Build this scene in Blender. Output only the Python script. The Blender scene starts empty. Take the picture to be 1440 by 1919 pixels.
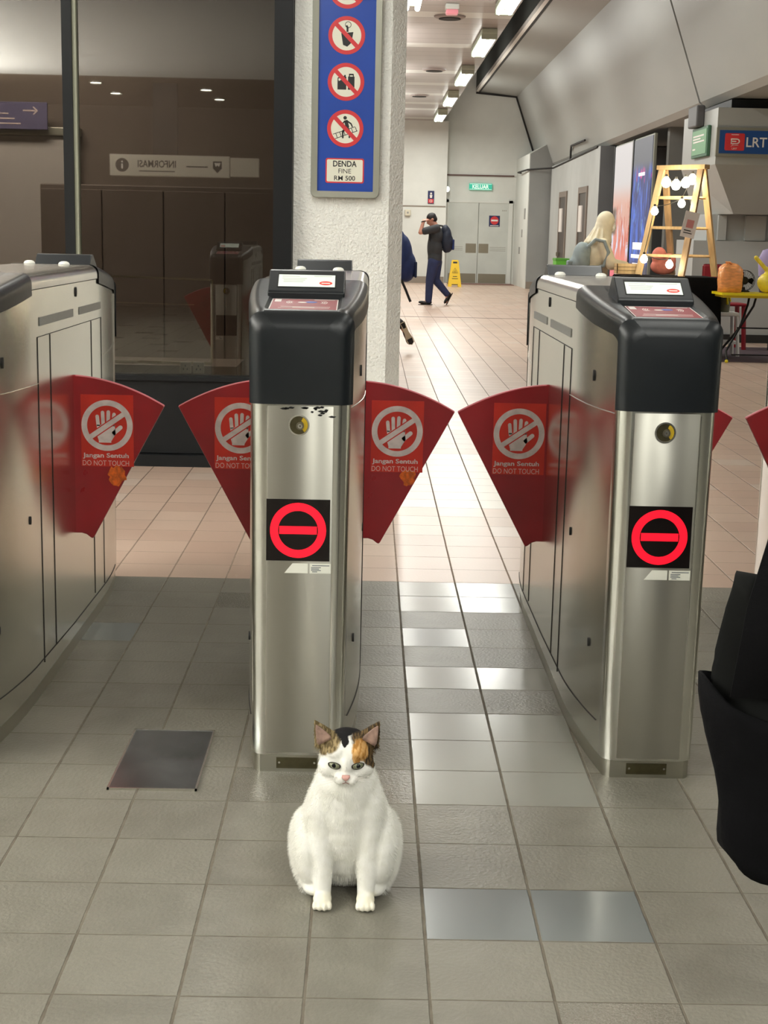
import bpy, bmesh, math, random
from mathutils import Matrix, Vector, noise
random.seed(7)
SC = bpy.context.scene
COL = SC.collection
PI = math.pi

# ------------------------------------------------------------------ camera, world, lights, exposure
FPX = 2706.5
cam_d = bpy.data.cameras.new('camera')
cam_d.sensor_fit = 'VERTICAL'; cam_d.sensor_height = 24.0; cam_d.lens = FPX / 1919.0 * 24.0
cam_d.clip_start = 0.05; cam_d.clip_end = 200
cam = bpy.data.objects.new('camera', cam_d); COL.objects.link(cam)
def cam_axes(yaw, pitch, roll):
    cy, sy, cp, sp, cr, sr = math.cos(yaw), math.sin(yaw), math.cos(pitch), math.sin(pitch), math.cos(roll), math.sin(roll)
    f = Vector((sy*cp, cy*cp, -sp)); r = Vector((cy, -sy, 0)); u = r.cross(f)
    return cr*r + sr*u, -sr*r + cr*u, f
_r, _u, _f = cam_axes(.0133, .1914, .0222)
cam.matrix_world = Matrix(((_r.x, _u.x, -_f.x, 0), (_r.y, _u.y, -_f.y, 0), (_r.z, _u.z, -_f.z, 1.4974), (0, 0, 0, 1)))
SC.camera = cam
SC.view_settings.view_transform = 'Standard'; SC.view_settings.look = 'None'
SC.view_settings.gamma = 1.0; SC.view_settings.use_curve_mapping = False
SC.view_settings.exposure = 0.25
W = bpy.data.worlds.new('world'); SC.world = W; W.use_nodes = True
W.node_tree.nodes['Background'].inputs[0].default_value = (.95, 1, .97, 1)
W.node_tree.nodes['Background'].inputs[1].default_value = 0.02
def area(name, loc, sx, sy, power, rot=(0, 0, 0), col=(1, .993, .925)):
    d = bpy.data.lights.new(name, 'AREA'); d.shape = 'RECTANGLE'; d.size = sx; d.size_y = sy
    d.energy = power; d.color = col
    o = bpy.data.objects.new(name, d); COL.objects.link(o); o.location = loc; o.rotation_euler = rot
    return o
# fluorescent battens over the gates (just out of the picture) and along the hall
NEAR_LAMPS = [(2.1, -2.4, 108), (.5, -3.4, 122), (1.3, .4, 24), (1.3, 3.2, 14), (1.3, 6.4, 20), (-.55, 7.0, 29), (-2.3, 7.0, 28), (3.6, 3.2, 26), (3.6, -.6, 26)]
for x, y, e in NEAR_LAMPS:
    area('lamp_light', (x, y, 3.60), .22, 2.0, e)
for y in (-2.2, .6, 3.4):                                      # added uplights left of the gates, brightening the ceiling mirrored in the glass
    area('lamp_light', (-6.2, y, 2.22), .5, 2.2, 620, rot=(PI, 0, 0))
area('lamp_light', (-3.0, 11.0, 3.6), 2.0, .6, 190, col=(1, .96, .9))          # added unseen lamp, brightening the office behind the glass
HALL_LAMPS = [20.75, 25.9, 31.2, 36.4, 41.5]
for y in HALL_LAMPS:
    area('lamp_light', (1.88, y, 4.56), .2, 2.4, 85)
for y in (11.5, 16, 20.6, 25.8, 31.1, 36.3, 41.4):
    area('lamp_light', (.35, y, 4.56), .2, 2.4, 66 if y > 17 else 46)
    area('lamp_light', (.35, y, 4.3), .2, 2.4, 22, rot=(PI, 0, 0))
    area('lamp_light', (-3.6, y, 4.56), .2, 2.4, 50)
for y in (12, 17, 23, 29):
    area('lamp_light', (8.8, y, 4.9), .4, 2.4, 60)
# the bare tubes on the ceiling edge spill sideways over the concrete beam
for y in (12, 18, 24, 30, 36, 42):
    area('lamp_light', (2.25, y, 4.9), .15, 2.4, 24, rot=(0, math.radians(-100), 0))

# ------------------------------------------------------------------ helpers
def lin(c):
    return tuple((v/12.92 if v <= .04045 else ((v+.055)/1.055)**2.4) for v in [x/255 for x in c])
class NG:
    def __init__(s, nt): s.nt = nt
    def n(s, t, **kw):
        o = s.nt.nodes.new(t)
        for k, v in kw.items(): setattr(o, k, v)
        return o
    def l(s, a, b): s.nt.links.new(a, b)
    def put(s, sock, v):
        if hasattr(v, 'is_linked') or hasattr(v, 'links'): s.l(v, sock)
        else: sock.default_value = v
    def m(s, op, a, b=0.0, c=None, clamp=False):
        o = s.n('ShaderNodeMath', operation=op); o.use_clamp = clamp
        s.put(o.inputs[0], a); s.put(o.inputs[1], b)
        if c is not None: s.put(o.inputs[2], c)
        return o.outputs[0]
    def mix(s, f, a, b):
        o = s.n('ShaderNodeMix', data_type='RGBA'); s.put(o.inputs[0], f)
        for k, v in ((6, a), (7, b)):
            s.put(o.inputs[k], v if hasattr(v, 'links') else (*v, 1) if len(v) == 3 else v)
        return o.outputs[2]
    def noise(s, vec, scale, detail=3, rough=.5, dist=0):
        o = s.n('ShaderNodeTexNoise'); o.inputs['Scale'].default_value = scale; o.inputs['Detail'].default_value = detail
        o.inputs['Roughness'].default_value = rough; o.inputs['Distortion'].default_value = dist
        if vec is not None: s.l(vec, o.inputs['Vector'])
        return o.outputs[0]
    def mapping(s, vec, sc, loc=(0, 0, 0)):
        o = s.n('ShaderNodeMapping'); o.inputs['Scale'].default_value = sc; o.inputs['Location'].default_value = loc
        s.l(vec, o.inputs['Vector']); return o.outputs[0]
    def step(s, v, a, b):
        o = s.n('ShaderNodeMapRange'); o.interpolation_type = 'SMOOTHSTEP'; s.put(o.inputs[0], v)
        o.inputs[1].default_value = a; o.inputs[2].default_value = b
        return o.outputs[0]
    def bump(s, h, strength, dist=.01):
        o = s.n('ShaderNodeBump'); o.inputs['Strength'].default_value = strength; o.inputs['Distance'].default_value = dist
        s.l(h, o.inputs['Height']); return o.outputs[0]
def newmat(name):
    m = bpy.data.materials.new(name); m.use_nodes = True
    return m, NG(m.node_tree), m.node_tree.nodes['Principled BSDF']
def mat(name, rgb, rough=.5, metal=0.0, var=0.0, vscale=6, bump=0.0, bscale=60, stretch=(1, 1, 1), spec=.5, emit=0, rvar=0.0, coat=0, raw=False):
    """one-surface procedural material; var = strength of a noise mottling in the thing's own colour"""
    m, g, p = newmat(name); c = rgb if raw else lin(rgb)
    p.inputs['Roughness'].default_value = rough; p.inputs['Metallic'].default_value = metal
    p.inputs['Specular IOR Level'].default_value = spec
    p.inputs['Base Color'].default_value = (*c, 1)
    if coat: p.inputs['Coat Weight'].default_value = coat; p.inputs['Coat Roughness'].default_value = .1
    if emit: p.inputs['Emission Color'].default_value = (*c, 1); p.inputs['Emission Strength'].default_value = emit
    if var or bump or rvar:
        tc = g.n('ShaderNodeTexCoord').outputs['Object']; v = g.mapping(tc, stretch)
        if var:
            nz = g.step(g.noise(v, vscale, 4), .3, .7)
            g.l(g.mix(nz, tuple(x*(1-var) for x in c), tuple(min(1, x*(1+var)) for x in c)), p.inputs['Base Color'])
        if rvar:
            nz = g.noise(v, vscale*2.3, 3)
            g.l(g.m('ADD', rough - rvar, g.m('MULTIPLY', nz, 2*rvar)), p.inputs['Roughness'])
        if bump: g.l(g.bump(g.noise(v, bscale, 3), bump, .004 if bump < 1 else .013), p.inputs['Normal'])
    return m

class MB:
    """collects faces (each with a material slot) and links them as ONE mesh object"""
    def __init__(s): s.v = []; s.f = []; s.mi = []; s.T = Matrix.Identity(4); s.cur = 0
    def add(s, vs, fs, mi=None):
        b = len(s.v); s.v += [tuple(s.T @ Vector(p)) for p in vs]
        s.f += [tuple(b+i for i in f) for f in fs]; s.mi += [s.cur if mi is None else mi]*len(fs); return s
    def box(s, a, b, mi=None):
        x0, y0, z0 = a; x1, y1, z1 = b
        return s.add([(x0,y0,z0),(x1,y0,z0),(x1,y1,z0),(x0,y1,z0),(x0,y0,z1),(x1,y0,z1),(x1,y1,z1),(x0,y1,z1)],
                     [(0,3,2,1),(4,5,6,7),(0,1,5,4),(1,2,6,5),(2,3,7,6),(3,0,4,7)], mi)
    def cbox(s, c, d, mi=None): return s.box([c[i]-d[i]/2 for i in range(3)], [c[i]+d[i]/2 for i in range(3)], mi)
    def rbox(s, a, b, r=.004, mi=None, seg=2):
        """box with rounded edges"""
        bm = bmesh.new(); bmesh.ops.create_cube(bm, size=1)
        for v in bm.verts: v.co = Vector([(a[i]+b[i])/2 + v.co[i]*(b[i]-a[i]) for i in range(3)])
        bmesh.ops.bevel(bm, geom=bm.edges[:], offset=r, segments=seg, profile=.5, affect='EDGES')
        bm.verts.index_update()
        s.add([v.co[:] for v in bm.verts], [[v.index for v in f.verts] for f in bm.faces], mi); bm.free(); return s
    def prism(s, pts, h0, h1, ax='z', mi=None):
        """polygon in the plane across ax, extruded from h0 to h1"""
        n = len(pts)
        P = {'z': lambda a, b, h: (a, b, h), 'y': lambda a, b, h: (a, h, b), 'x': lambda a, b, h: (h, a, b)}[ax]
        vs = [P(a, b, h0) for a, b in pts] + [P(a, b, h1) for a, b in pts]
        fs = [tuple(range(n)), tuple(range(2*n-1, n-1, -1))] + [(i, i+n, (i+1) % n + n, (i+1) % n) for i in range(n)]
        return s.add(vs, fs, mi)
    def ring(s, c, r0, r1, h0, h1, ax='y', n=40, mi=None, a0=0, a1=2*PI):
        full = abs(a1-a0-2*PI) < 1e-6; k = n if full else n+1
        P = {'z': lambda a, b, h: (a, b, h), 'y': lambda a, b, h: (a, h, b), 'x': lambda a, b, h: (h, a, b)}[ax]
        vs = []
        for i in range(k):
            t = a0+(a1-a0)*i/n
            for r, h in ((r0,h0),(r1,h0),(r1,h1),(r0,h1)): vs.append(P(c[0]+r*math.cos(t), c[1]+r*math.sin(t), h))
        fs = []
        for i in range(n):
            j = (i+1) % k
            for q in range(4): fs.append((i*4+q, i*4+(q+1) % 4, j*4+(q+1) % 4, j*4+q))
        return s.add(vs, fs, mi)
    def disc(s, c, r, h0, h1, ax='y', n=32, mi=None, ry=None):
        return s.prism([(c[0]+r*math.cos(2*PI*i/n), c[1]+(ry or r)*math.sin(2*PI*i/n)) for i in range(n)], h0, h1, ax, mi)
    def tube(s, pts, r, n=8, mi=None, cap=True):
        pts = [Vector(p) for p in pts]; rs = r if isinstance(r, (list, tuple)) else [r]*len(pts)
        vs = []; fs = []; up = None
        for i, p in enumerate(pts):
            d = (pts[min(i+1, len(pts)-1)] - pts[max(i-1, 0)]).normalized()
            if up is None: up = d.orthogonal().normalized()
            up = (up - d*up.dot(d)); up = up.normalized() if up.length > 1e-6 else d.orthogonal().normalized()
            w = d.cross(up)
            for k in range(n):
                a = 2*PI*k/n; vs.append(tuple(p + (up*math.cos(a)+w*math.sin(a))*rs[i]))
        for i in range(len(pts)-1):
            for k in range(n):
                fs.append((i*n+k, i*n+(k+1) % n, (i+1)*n+(k+1) % n, (i+1)*n+k))
        if cap: fs += [tuple(range(n-1, -1, -1)), tuple((len(pts)-1)*n+k for k in range(n))]
        return s.add(vs, fs, mi)
    def bar(s, p, q, w, d, mi=None, side=(0, 0, 1)):
        """rectangular bar from p to q"""
        p, q = Vector(p), Vector(q); t = (q-p).normalized(); sd = Vector(side)
        a = t.cross(sd); a = a.normalized() if a.length > 1e-5 else t.orthogonal().normalized(); b = t.cross(a).normalized()
        vs = [tuple(e + a*x*w/2 + b*y*d/2) for e in (p, q) for x, y in ((-1,-1),(1,-1),(1,1),(-1,1))]
        return s.add(vs, [(0,1,2,3),(7,6,5,4),(0,4,5,1),(1,5,6,2),(2,6,7,3),(3,7,4,0)], mi)
    def lathe(s, prof, c=(0, 0, 0), n=24, mi=None):
        vs = []; fs = []; m = len(prof)
        for i in range(n):
            t = 2*PI*i/n
            for r, z in prof: vs.append((c[0]+r*math.cos(t), c[1]+r*math.sin(t), c[2]+z))
        for i in range(n):
            j = (i+1) % n
            for k in range(m-1): fs.append((i*m+k, j*m+k, j*m+k+1, i*m+k+1))
        fs.append(tuple(i*m for i in range(n-1, -1, -1))); fs.append(tuple(i*m+m-1 for i in range(n)))
        return s.add(vs, fs, mi)
    def ell(s, c, r, rot=None, mi=None, nu=20, nv=12):
        vs = []; fs = []; Rm = rot or Matrix.Identity(3)
        for j in range(nv+1):
            ph = PI*j/nv
            for i in range(nu):
                t = 2*PI*i/nu
                vs.append(tuple(Vector(c) + Rm @ Vector((r[0]*math.sin(ph)*math.cos(t), r[1]*math.sin(ph)*math.sin(t), r[2]*math.cos(ph)))))
        for j in range(nv):
            for i in range(nu):
                fs.append((j*nu+i, (j+1)*nu+i, (j+1)*nu+(i+1) % nu, j*nu+(i+1) % nu))
        return s.add(vs, fs, mi)
    def caps(s, p, r0, q, r1, mi=None):
        """tapered capsule as a run of balls joined by a tube"""
        p, q = Vector(p), Vector(q)
        s.ell(p, (r0,)*3, nu=14, nv=8); s.ell(q, (r1,)*3, nu=14, nv=8)
        return s.tube([p, p.lerp(q, .33), p.lerp(q, .66), q], [r0, r0+(r1-r0)*.33, r0+(r1-r0)*.66, r1], 14)
    def grid(s, rows, mi=None, closed=False):
        n = len(rows[0]); vs = [p for r in rows for p in r]; fs = []
        for i in range(len(rows)-1):
            for k in range(n if closed else n-1):
                fs.append((i*n+k, i*n+(k+1) % n, (i+1)*n+(k+1) % n, (i+1)*n+k))
        return s.add(vs, fs, mi)
    def mesh(s, name, mats):
        me = bpy.data.meshes.new(name); me.from_pydata(s.v, [], s.f)
        for m in (mats if isinstance(mats, (list, tuple)) else [mats]): me.materials.append(m)
        if len(me.materials) > 1: me.polygons.foreach_set('material_index', s.mi)
        bm = bmesh.new(); bm.from_mesh(me); bmesh.ops.recalc_face_normals(bm, faces=bm.faces); bm.to_mesh(me); bm.free()
        me.update(); return me
    def build(s, name, mats, parent=None, smooth=False, loc=None):
        me = s.mesh(name, mats)
        return link(name, me, parent, smooth, loc)
def link(name, me, parent=None, smooth=False, loc=None):
    o = bpy.data.objects.new(name, me); COL.objects.link(o)
    if parent is not None: o.parent = parent
    if loc is not None: o.location = loc
    if smooth:
        for p in me.polygons: p.use_smooth = True
        if smooth != 'all': me.set_sharp_from_angle(angle=math.radians(35 if smooth is True else smooth))
    return o
def tag(o, label=None, cat=None, group=None, kind=None):
    for k, v in (('label', label), ('category', cat), ('group', group), ('kind', kind)):
        if v: o[k] = v
    return o
def thing(name, label, cat, loc=(0, 0, 0), rz=0, group=None):
    o = bpy.data.objects.new(name, None); COL.objects.link(o); o.empty_display_size = .1
    o.location = loc; o.rotation_euler = (0, 0, rz)
    return tag(o, label, cat, group)
def struct(name, mb, m, smooth=False):
    return tag(mb.build(name, m, None, smooth), kind='structure')
def copy_tree(o, parent=None):
    c = o.copy(); COL.objects.link(c)
    if parent is not None: c.parent = parent
    for ch in list(o.children): copy_tree(ch, c)
    return c
def bake(mb, name, voxel, smooth_it=8, factor=.6, extra=None):
    """one continuous skin grown over overlapping shapes"""
    me = mb.mesh(name + '_raw', []); o = bpy.data.objects.new(name + '_raw', me); COL.objects.link(o)
    r = o.modifiers.new('r', 'REMESH'); r.mode = 'VOXEL'; r.voxel_size = voxel
    if smooth_it:
        q = o.modifiers.new('s', 'SMOOTH'); q.factor = factor; q.iterations = smooth_it
    dg = bpy.context.evaluated_depsgraph_get(); dg.update()
    out = bpy.data.meshes.new_from_object(o.evaluated_get(dg)); out.name = name
    bpy.data.objects.remove(o); bpy.data.meshes.remove(me)
    return out
def skin(mb, name, m, parent, voxel, it=8):
    me = bake(mb, name, voxel, it); me.materials.append(m)
    return link(name, me, parent, 'all')
def textm(body, w, h, bold=0.0, align='CENTER'):
    """lettering as polygons (x right, y up) scaled to a w x h box centred on the origin (or from its left)"""
    cu = bpy.data.curves.new('t', 'FONT'); cu.body = body; cu.fill_mode = 'FRONT'; cu.offset = bold; cu.resolution_u = 3
    o = bpy.data.objects.new('t', cu); COL.objects.link(o)
    dg = bpy.context.evaluated_depsgraph_get(); dg.update()
    me = bpy.data.meshes.new_from_object(o.evaluated_get(dg))
    vs = [v.co.copy() for v in me.vertices]; fs = [tuple(p.vertices) for p in me.polygons]
    bpy.data.objects.remove(o); bpy.data.curves.remove(cu); bpy.data.meshes.remove(me)
    x0 = min(v.x for v in vs); x1 = max(v.x for v in vs); y0 = min(v.y for v in vs); y1 = max(v.y for v in vs)
    sx = w/(x1-x0) if w else h/(y1-y0); sy = h/(y1-y0) if h else sx
    return [((v.x-(x0+x1)/2)*sx, (v.y-(y0+y1)/2)*sy) for v in vs], fs
def put_text(mb, body, c, w, h, hgt, ax='y', bold=0.0, mi=None, flip=1):
    """writes lettering into mb: ax 'y' faces -Y (x right, z up); 'z' lies on top; flip=-1 faces +Y"""
    vs, fs = textm(body, w, h, bold)
    P = {'y': lambda a, b: (c[0]+flip*a, hgt, c[1]+b), 'z': lambda a, b: (c[0]+a, c[1]+b, hgt), 'x': lambda a, b: (hgt, c[0]-flip*a, c[1]+b)}[ax]
    mb.add([P(a, b) for a, b in vs], fs, mi); return mb

# ------------------------------------------------------------------ materials
M = {}
def steel(name, base, rough, stretch, aniso=0.0):
    m, g, p = newmat(name); p.inputs['Metallic'].default_value = 1
    tc = g.n('ShaderNodeTexCoord').outputs['Object']
    fine = g.noise(g.mapping(tc, stretch), 60, 3, .6); wide = g.noise(tc, 2.3, 3)
    c = lin(base)
    g.l(g.mix(fine, tuple(x*.97 for x in c), tuple(min(1, x*1.02) for x in c)), p.inputs['Base Color'])
    g.l(g.m('ADD', rough-.04, g.m('ADD', g.m('MULTIPLY', fine, .012), g.m('MULTIPLY', wide, .05))), p.inputs['Roughness'])
    p.inputs['Anisotropic'].default_value = aniso; p.inputs['Anisotropic Rotation'].default_value = .25
    tg = g.n('ShaderNodeTangent', direction_type='RADIAL', axis='Z'); g.l(tg.outputs[0], p.inputs['Tangent'])
    return m
M['steel'] = steel('brushed_steel', (222, 221, 213), .24, (.35, .35, 14), .35)
M['steel_front'] = steel('brushed_front', (192, 190, 180), .37, (.35, .35, 14), .85)
M['steel_lid'] = steel('lid_steel', (214, 211, 205), .2, (14, .4, 14))
M['steel_plinth'] = steel('plinth_steel', (190, 188, 176), .34, (.5, .5, 14))
M['seam'] = mat('seam_dark', (30, 28, 26), .7)
M['rim'] = mat('bright_rim', (225, 222, 214), .25, 1)
M['black'] = mat('charcoal_plastic', (19, 24, 28), .33, 0, .06, 30, .03, 300, rvar=.03, spec=.5)
M['vent'] = mat('vent_mesh', (150, 150, 145), .6, .4, .2, 400)
M['flap'] = mat('red_flap', (146, 14, 26), .3, 0, .13, 5, rvar=.06, coat=.15)
M['flap_edge'] = mat('flap_edge', (205, 110, 118), .4)
M['sticker'] = mat('orange_red_sticker', (196, 40, 24), .35, 0, .1, 9)
M['rust'] = mat('orange_scuff', (205, 92, 14), .6, 0, .35, 60)
M['white'] = mat('print_white', (226, 220, 214), .5)
M['white_grey'] = mat('worn_white', (205, 190, 186), .5, 0, .12, 30)
M['hole'] = mat('dark_hole', (14, 13, 12), .6)
M['brass'] = mat('yellow_lock', (205, 172, 40), .4, .3)
M['lock'] = mat('lock_barrel', (130, 124, 108), .35, .9)
M['led_black'] = mat('led_panel', (12, 4, 4), .25)
M['led_red'] = mat('led_red', (255, 6, 34), .5, emit=1.0)
M['label'] = mat('paper_label', (240, 240, 228), .6)
M['label_ink'] = mat('label_ink', (120, 126, 128), .6)
M['plate'] = mat('name_plate', (96, 90, 66), .3, .8, .15, 40)
M['screen'] = mat('screen_on', (206, 216, 204), .2, emit=.55)
M['screen_ink'] = mat('screen_ink', (176, 182, 170), .3, emit=.4)
M['screen_red'] = mat('screen_red', (196, 58, 48), .3, emit=.5)
M['card'] = mat('card_sticker', (140, 22, 38), .42, 0, .08, 12)
M['blue'] = mat('sign_blue', (20, 66, 160), .35, 0, .06, 3)
M['blue2'] = mat('blue_card', (60, 84, 170), .4)
M['sign_red'] = mat('sign_red', (206, 52, 56), .4)
M['sign_cream'] = mat('sign_cream', (228, 228, 210), .45)
M['ink'] = mat('print_black', (26, 28, 28), .5)
M['frame_grey'] = mat('sign_frame', (150, 150, 138), .4, .5)
M['paint'] = mat('white_texture_paint', (244, 245, 239), .75, 0, .03, 8, 1.0, 62)
M['frame_dark'] = mat('black_frame', (10, 13, 15), .5, spec=.3)
M['frame_edge'] = mat('frame_edge', (150, 152, 132), .5)
M['wall'] = mat('painted_wall', (176, 178, 175), .6, 0, .05, 1.2)
M['wall_white'] = mat('white_wall', (214, 216, 210), .55, 0, .04, 1.5)
M['concrete'] = mat('smooth_concrete', (158, 159, 155), .4, 0, .045, .9, .05, 20, (1, .35, 1.6))
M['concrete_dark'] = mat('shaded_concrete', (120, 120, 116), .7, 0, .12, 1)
M['door'] = mat('door_paint', (196, 200, 194), .45, 0, .04, 2)
M['kick'] = mat('kick_plate', (140, 134, 118), .4, .6)
M['skirt'] = mat('skirting', (140, 130, 118), .6)
M['trimred'] = mat('dark_trim', (96, 70, 66), .6)
M['yellow'] = mat('yellow_plastic', (236, 196, 28), .4)
M['tyellow'] = mat('yellow_table', (232, 214, 30), .35)
M['cloth_black'] = mat('black_cloth', (7, 7, 9), .9, 0, .2, 20, .3, 200, spec=.15)
M['navy'] = mat('navy_fabric', (20, 40, 92), .7, 0, .2, 6)
M['jean'] = mat('navy_trousers', (36, 46, 82), .8, 0, .12, 8)
M['shirt'] = mat('charcoal_shirt', (48, 50, 52), .8, 0, .1, 8)
M['skin_m'] = mat('skin', (186, 132, 110), .5, 0, .06, 14)
M['hair'] = mat('dark_hair', (24, 22, 22), .6, 0, .2, 60)
M['shoe'] = mat('black_shoe', (18, 18, 20), .5)
M['sole'] = mat('pale_sole', (190, 176, 150), .6)
M['cream'] = mat('cream_cloth', (220, 208, 180), .8, 0, .08, 9, .1, 60)
M['cream2'] = mat('cream_hijab', (226, 216, 190), .75, 0, .06, 9, .1, 40)
M['packgrey'] = mat('grey_blue_backpack', (136, 148, 150), .7, 0, .12, 8)
M['mask'] = mat('white_mask', (232, 230, 226), .7)
M['wood'] = mat('pine_wood', (208, 176, 128), .5, 0, .1, 5, stretch=(6, 6, .6))
M['wood_dark'] = mat('worn_wood', (170, 140, 104), .55, 0, .12, 5, stretch=(6, 6, .6))
def bulbmat():
    m, g, p = newmat('lit_bulb'); p.inputs['Emission Color'].default_value = (1, .9, .62, 1); p.inputs['Emission Strength'].default_value = 22
    return m
M['bulb'] = bulbmat()
m, g, p = newmat('lit_tube'); p.inputs['Emission Color'].default_value = (.96, 1, .94, 1); p.inputs['Emission Strength'].default_value = 5
M['tube'] = m
m, g, p = newmat('lit_downlight'); p.inputs['Emission Color'].default_value = (.98, 1, .9, 1); p.inputs['Emission Strength'].default_value = 26
M['spot'] = m
# ------------------------------------------------------------------ the setting
def floor_mat():
    m, g, p = newmat('floor_tiles')
    tc = g.n('ShaderNodeTexCoord').outputs['Object']; s = g.n('ShaderNodeSeparateXYZ'); g.l(tc, s.inputs[0])
    T = .25; x = g.m('DIVIDE', g.m('SUBTRACT', s.outputs[0], .1482), T); y = g.m('DIVIDE', g.m('SUBTRACT', s.outputs[1], 2.6353), T)
    i = g.m('FLOOR', x); j = g.m('FLOOR', y); fx = g.m('FRACT', x); fy = g.m('FRACT', y)
    cell = g.n('ShaderNodeCombineXYZ'); g.l(i, cell.inputs[0]); g.l(j, cell.inputs[1])
    wn = g.n('ShaderNodeTexWhiteNoise', noise_dimensions='2D'); g.l(cell.outputs[0], wn.inputs['Vector'])
    sep = g.n('ShaderNodeSeparateColor'); g.l(wn.outputs['Color'], sep.inputs[0])
    r1, r2 = sep.outputs[0], sep.outputs[1]
    wob = g.m('MULTIPLY', g.m('SUBTRACT', g.noise(tc, 30, 3), .5), .012)
    dx = g.m('ADD', g.m('MINIMUM', fx, g.m('SUBTRACT', 1, fx)), wob); dy = g.m('ADD', g.m('MINIMUM', fy, g.m('SUBTRACT', 1, fy)), wob)
    gx = g.m('SUBTRACT', 1, g.step(dx, .009, .018)); gy = g.m('SUBTRACT', 1, g.step(dy, .005, .012))
    grout = g.m('MAXIMUM', gx, gy)
    tan = g.m('GREATER_THAN', s.outputs[1], 6.1353)
    # smoother replacement tiles
    ii = g.m('MULTIPLY', g.m('GREATER_THAN', i, -.5), g.m('LESS_THAN', i, 1.5)); sets = None
    for k in (4, 5, 6, 8, 12, 13):
        c = g.m('COMPARE', j, float(k), .1); sets = c if sets is None else g.m('ADD', sets, c)
    blue = g.m('MAXIMUM', g.m('MULTIPLY', ii, g.m('COMPARE', j, 1.0, .1)), g.m('MULTIPLY', g.m('COMPARE', i, -5.0, .1), g.m('COMPARE', j, 10.0, .1)))
    blue = g.m('MAXIMUM', blue, g.m('MULTIPLY', g.m('COMPARE', i, 0.0, .1), g.m('COMPARE', j, 10.0, .1)))
    light = g.m('MULTIPLY', ii, sets); rnd = g.m('MULTIPLY', g.m('GREATER_THAN', r2, .93), g.m('LESS_THAN', s.outputs[1], 6.1))
    smooth = g.m('MAXIMUM', g.m('MAXIMUM', light, blue), g.m('MULTIPLY', rnd, .6))
    rough_t = g.m('SUBTRACT', 1, g.m('MAXIMUM', light, blue))
    mott = g.noise(tc, 9, 4); speck = g.noise(tc, 260, 2)
    grey = g.mix(r1, lin((107, 104, 94)), lin((123, 120, 109)))
    grey = g.mix(g.m('MULTIPLY', g.step(mott, .35, .7), .5), grey, lin((130, 127, 116)))
    grey = g.mix(light, grey, lin((140, 140, 132))); grey = g.mix(blue, grey, lin((114, 119, 118)))  # lighter tone also paints the reflection on the smooth tiles
    tn = g.mix(r1, lin((188, 160, 142)), lin((198, 173, 155)))
    tn = g.mix(g.m('MULTIPLY', g.m('GREATER_THAN', r2, .95), .35), tn, lin((206, 200, 190)))
    # whitish reflection band behind the gates, painted into the tile colour
    pale = g.m('MULTIPLY', g.m('GREATER_THAN', s.outputs[1], 7.885), g.m('LESS_THAN', s.outputs[1], 9.885))
    pale = g.m('MULTIPLY', pale, g.m('MULTIPLY', g.m('GREATER_THAN', i, -3.5), g.m('LESS_THAN', i, 2.5)))
    tn = g.mix(g.m('MULTIPLY', pale, .75), tn, lin((206, 202, 190)))
    col = g.mix(tan, grey, tn)
    dirty = g.step(g.noise(tc, 1.1, 3), .45, .75)
    col = g.mix(g.m('MULTIPLY', dirty, .22), col, lin((112, 104, 92)))
    far = g.step(s.outputs[1], 20, 30)
    gc = g.mix(g.m('ADD', g.m('MULTIPLY', g.noise(tc, 14, 3), 1.2), -.3, clamp=True), lin((84, 76, 64)), lin((132, 126, 112)))
    gc = g.mix(tan, gc, g.mix(g.step(s.outputs[1], 6.0, 9), lin((140, 122, 106)), lin((110, 92, 80))))
    gamt = g.m('MULTIPLY', grout, g.m('SUBTRACT', 1, g.m('MULTIPLY', far, .75)))
    g.l(g.mix(gamt, col, gc), p.inputs['Base Color'])
    rough = g.m('SUBTRACT', .37, g.m('MULTIPLY', smooth, .17)); rough = g.m('SUBTRACT', rough, g.m('MULTIPLY', tan, .06))
    rough = g.m('ADD', rough, g.m('MULTIPLY', g.m('SUBTRACT', speck, .5), .12))
    g.l(g.m('MAXIMUM', rough, g.m('MULTIPLY', grout, .8)), p.inputs['Roughness'])
    h = g.m('ADD', g.m('MULTIPLY', g.noise(tc, 95, 2), g.m('MULTIPLY', rough_t, g.m('SUBTRACT', 1, g.m('MULTIPLY', tan, .7)))), g.m('MULTIPLY', grout, -1.2))
    g.l(g.bump(h, .5, .003), p.inputs['Normal'])
    return m
struct('floor', MB().box((-9, -9.5, -.2), (12, 47, 0)), floor_mat())

def ceil_mat(name, c1, c2, pitch, rough, metal):
    m, g, p = newmat(name); tc = g.n('ShaderNodeTexCoord').outputs['Object']; s = g.n('ShaderNodeSeparateXYZ'); g.l(tc, s.inputs[0])
    y = g.m('DIVIDE', s.outputs[1], pitch); f = g.m('FRACT', y); w = g.n('ShaderNodeTexWhiteNoise', noise_dimensions='1D'); g.l(g.m('FLOOR', y), w.inputs['W'])
    seam = g.m('LESS_THAN', f, .03)
    col = g.mix(g.step(w.outputs['Value'], .55, .8), lin(c1), lin(c2))
    g.l(g.mix(seam, col, lin((70, 64, 62))), p.inputs['Base Color']); p.inputs['Roughness'].default_value = rough; p.inputs['Metallic'].default_value = metal
    g.l(g.bump(seam, -.6, .01), p.inputs['Normal'])
    return m
M['ceil_far'] = ceil_mat('ceiling_panels', (172, 162, 160), (214, 212, 208), .62, .28, .35)
M['ceil_near'] = mat('plaster_ceiling', (206, 204, 202), .7)
M['ceil_brown'] = ceil_mat('timber_ceiling', (92, 78, 66), (92, 78, 66), .9, .5, 0)
tag(MB().box((-9, -4.1, 3.7), (12, 9.6, 3.9)).build('ceiling', M['ceil_near']), kind='structure')
tag(MB().box((-9, -9.5, 3.7), (12, -4.1, 3.9)).build('ceiling', M['ceil_brown']), kind='structure')
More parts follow.
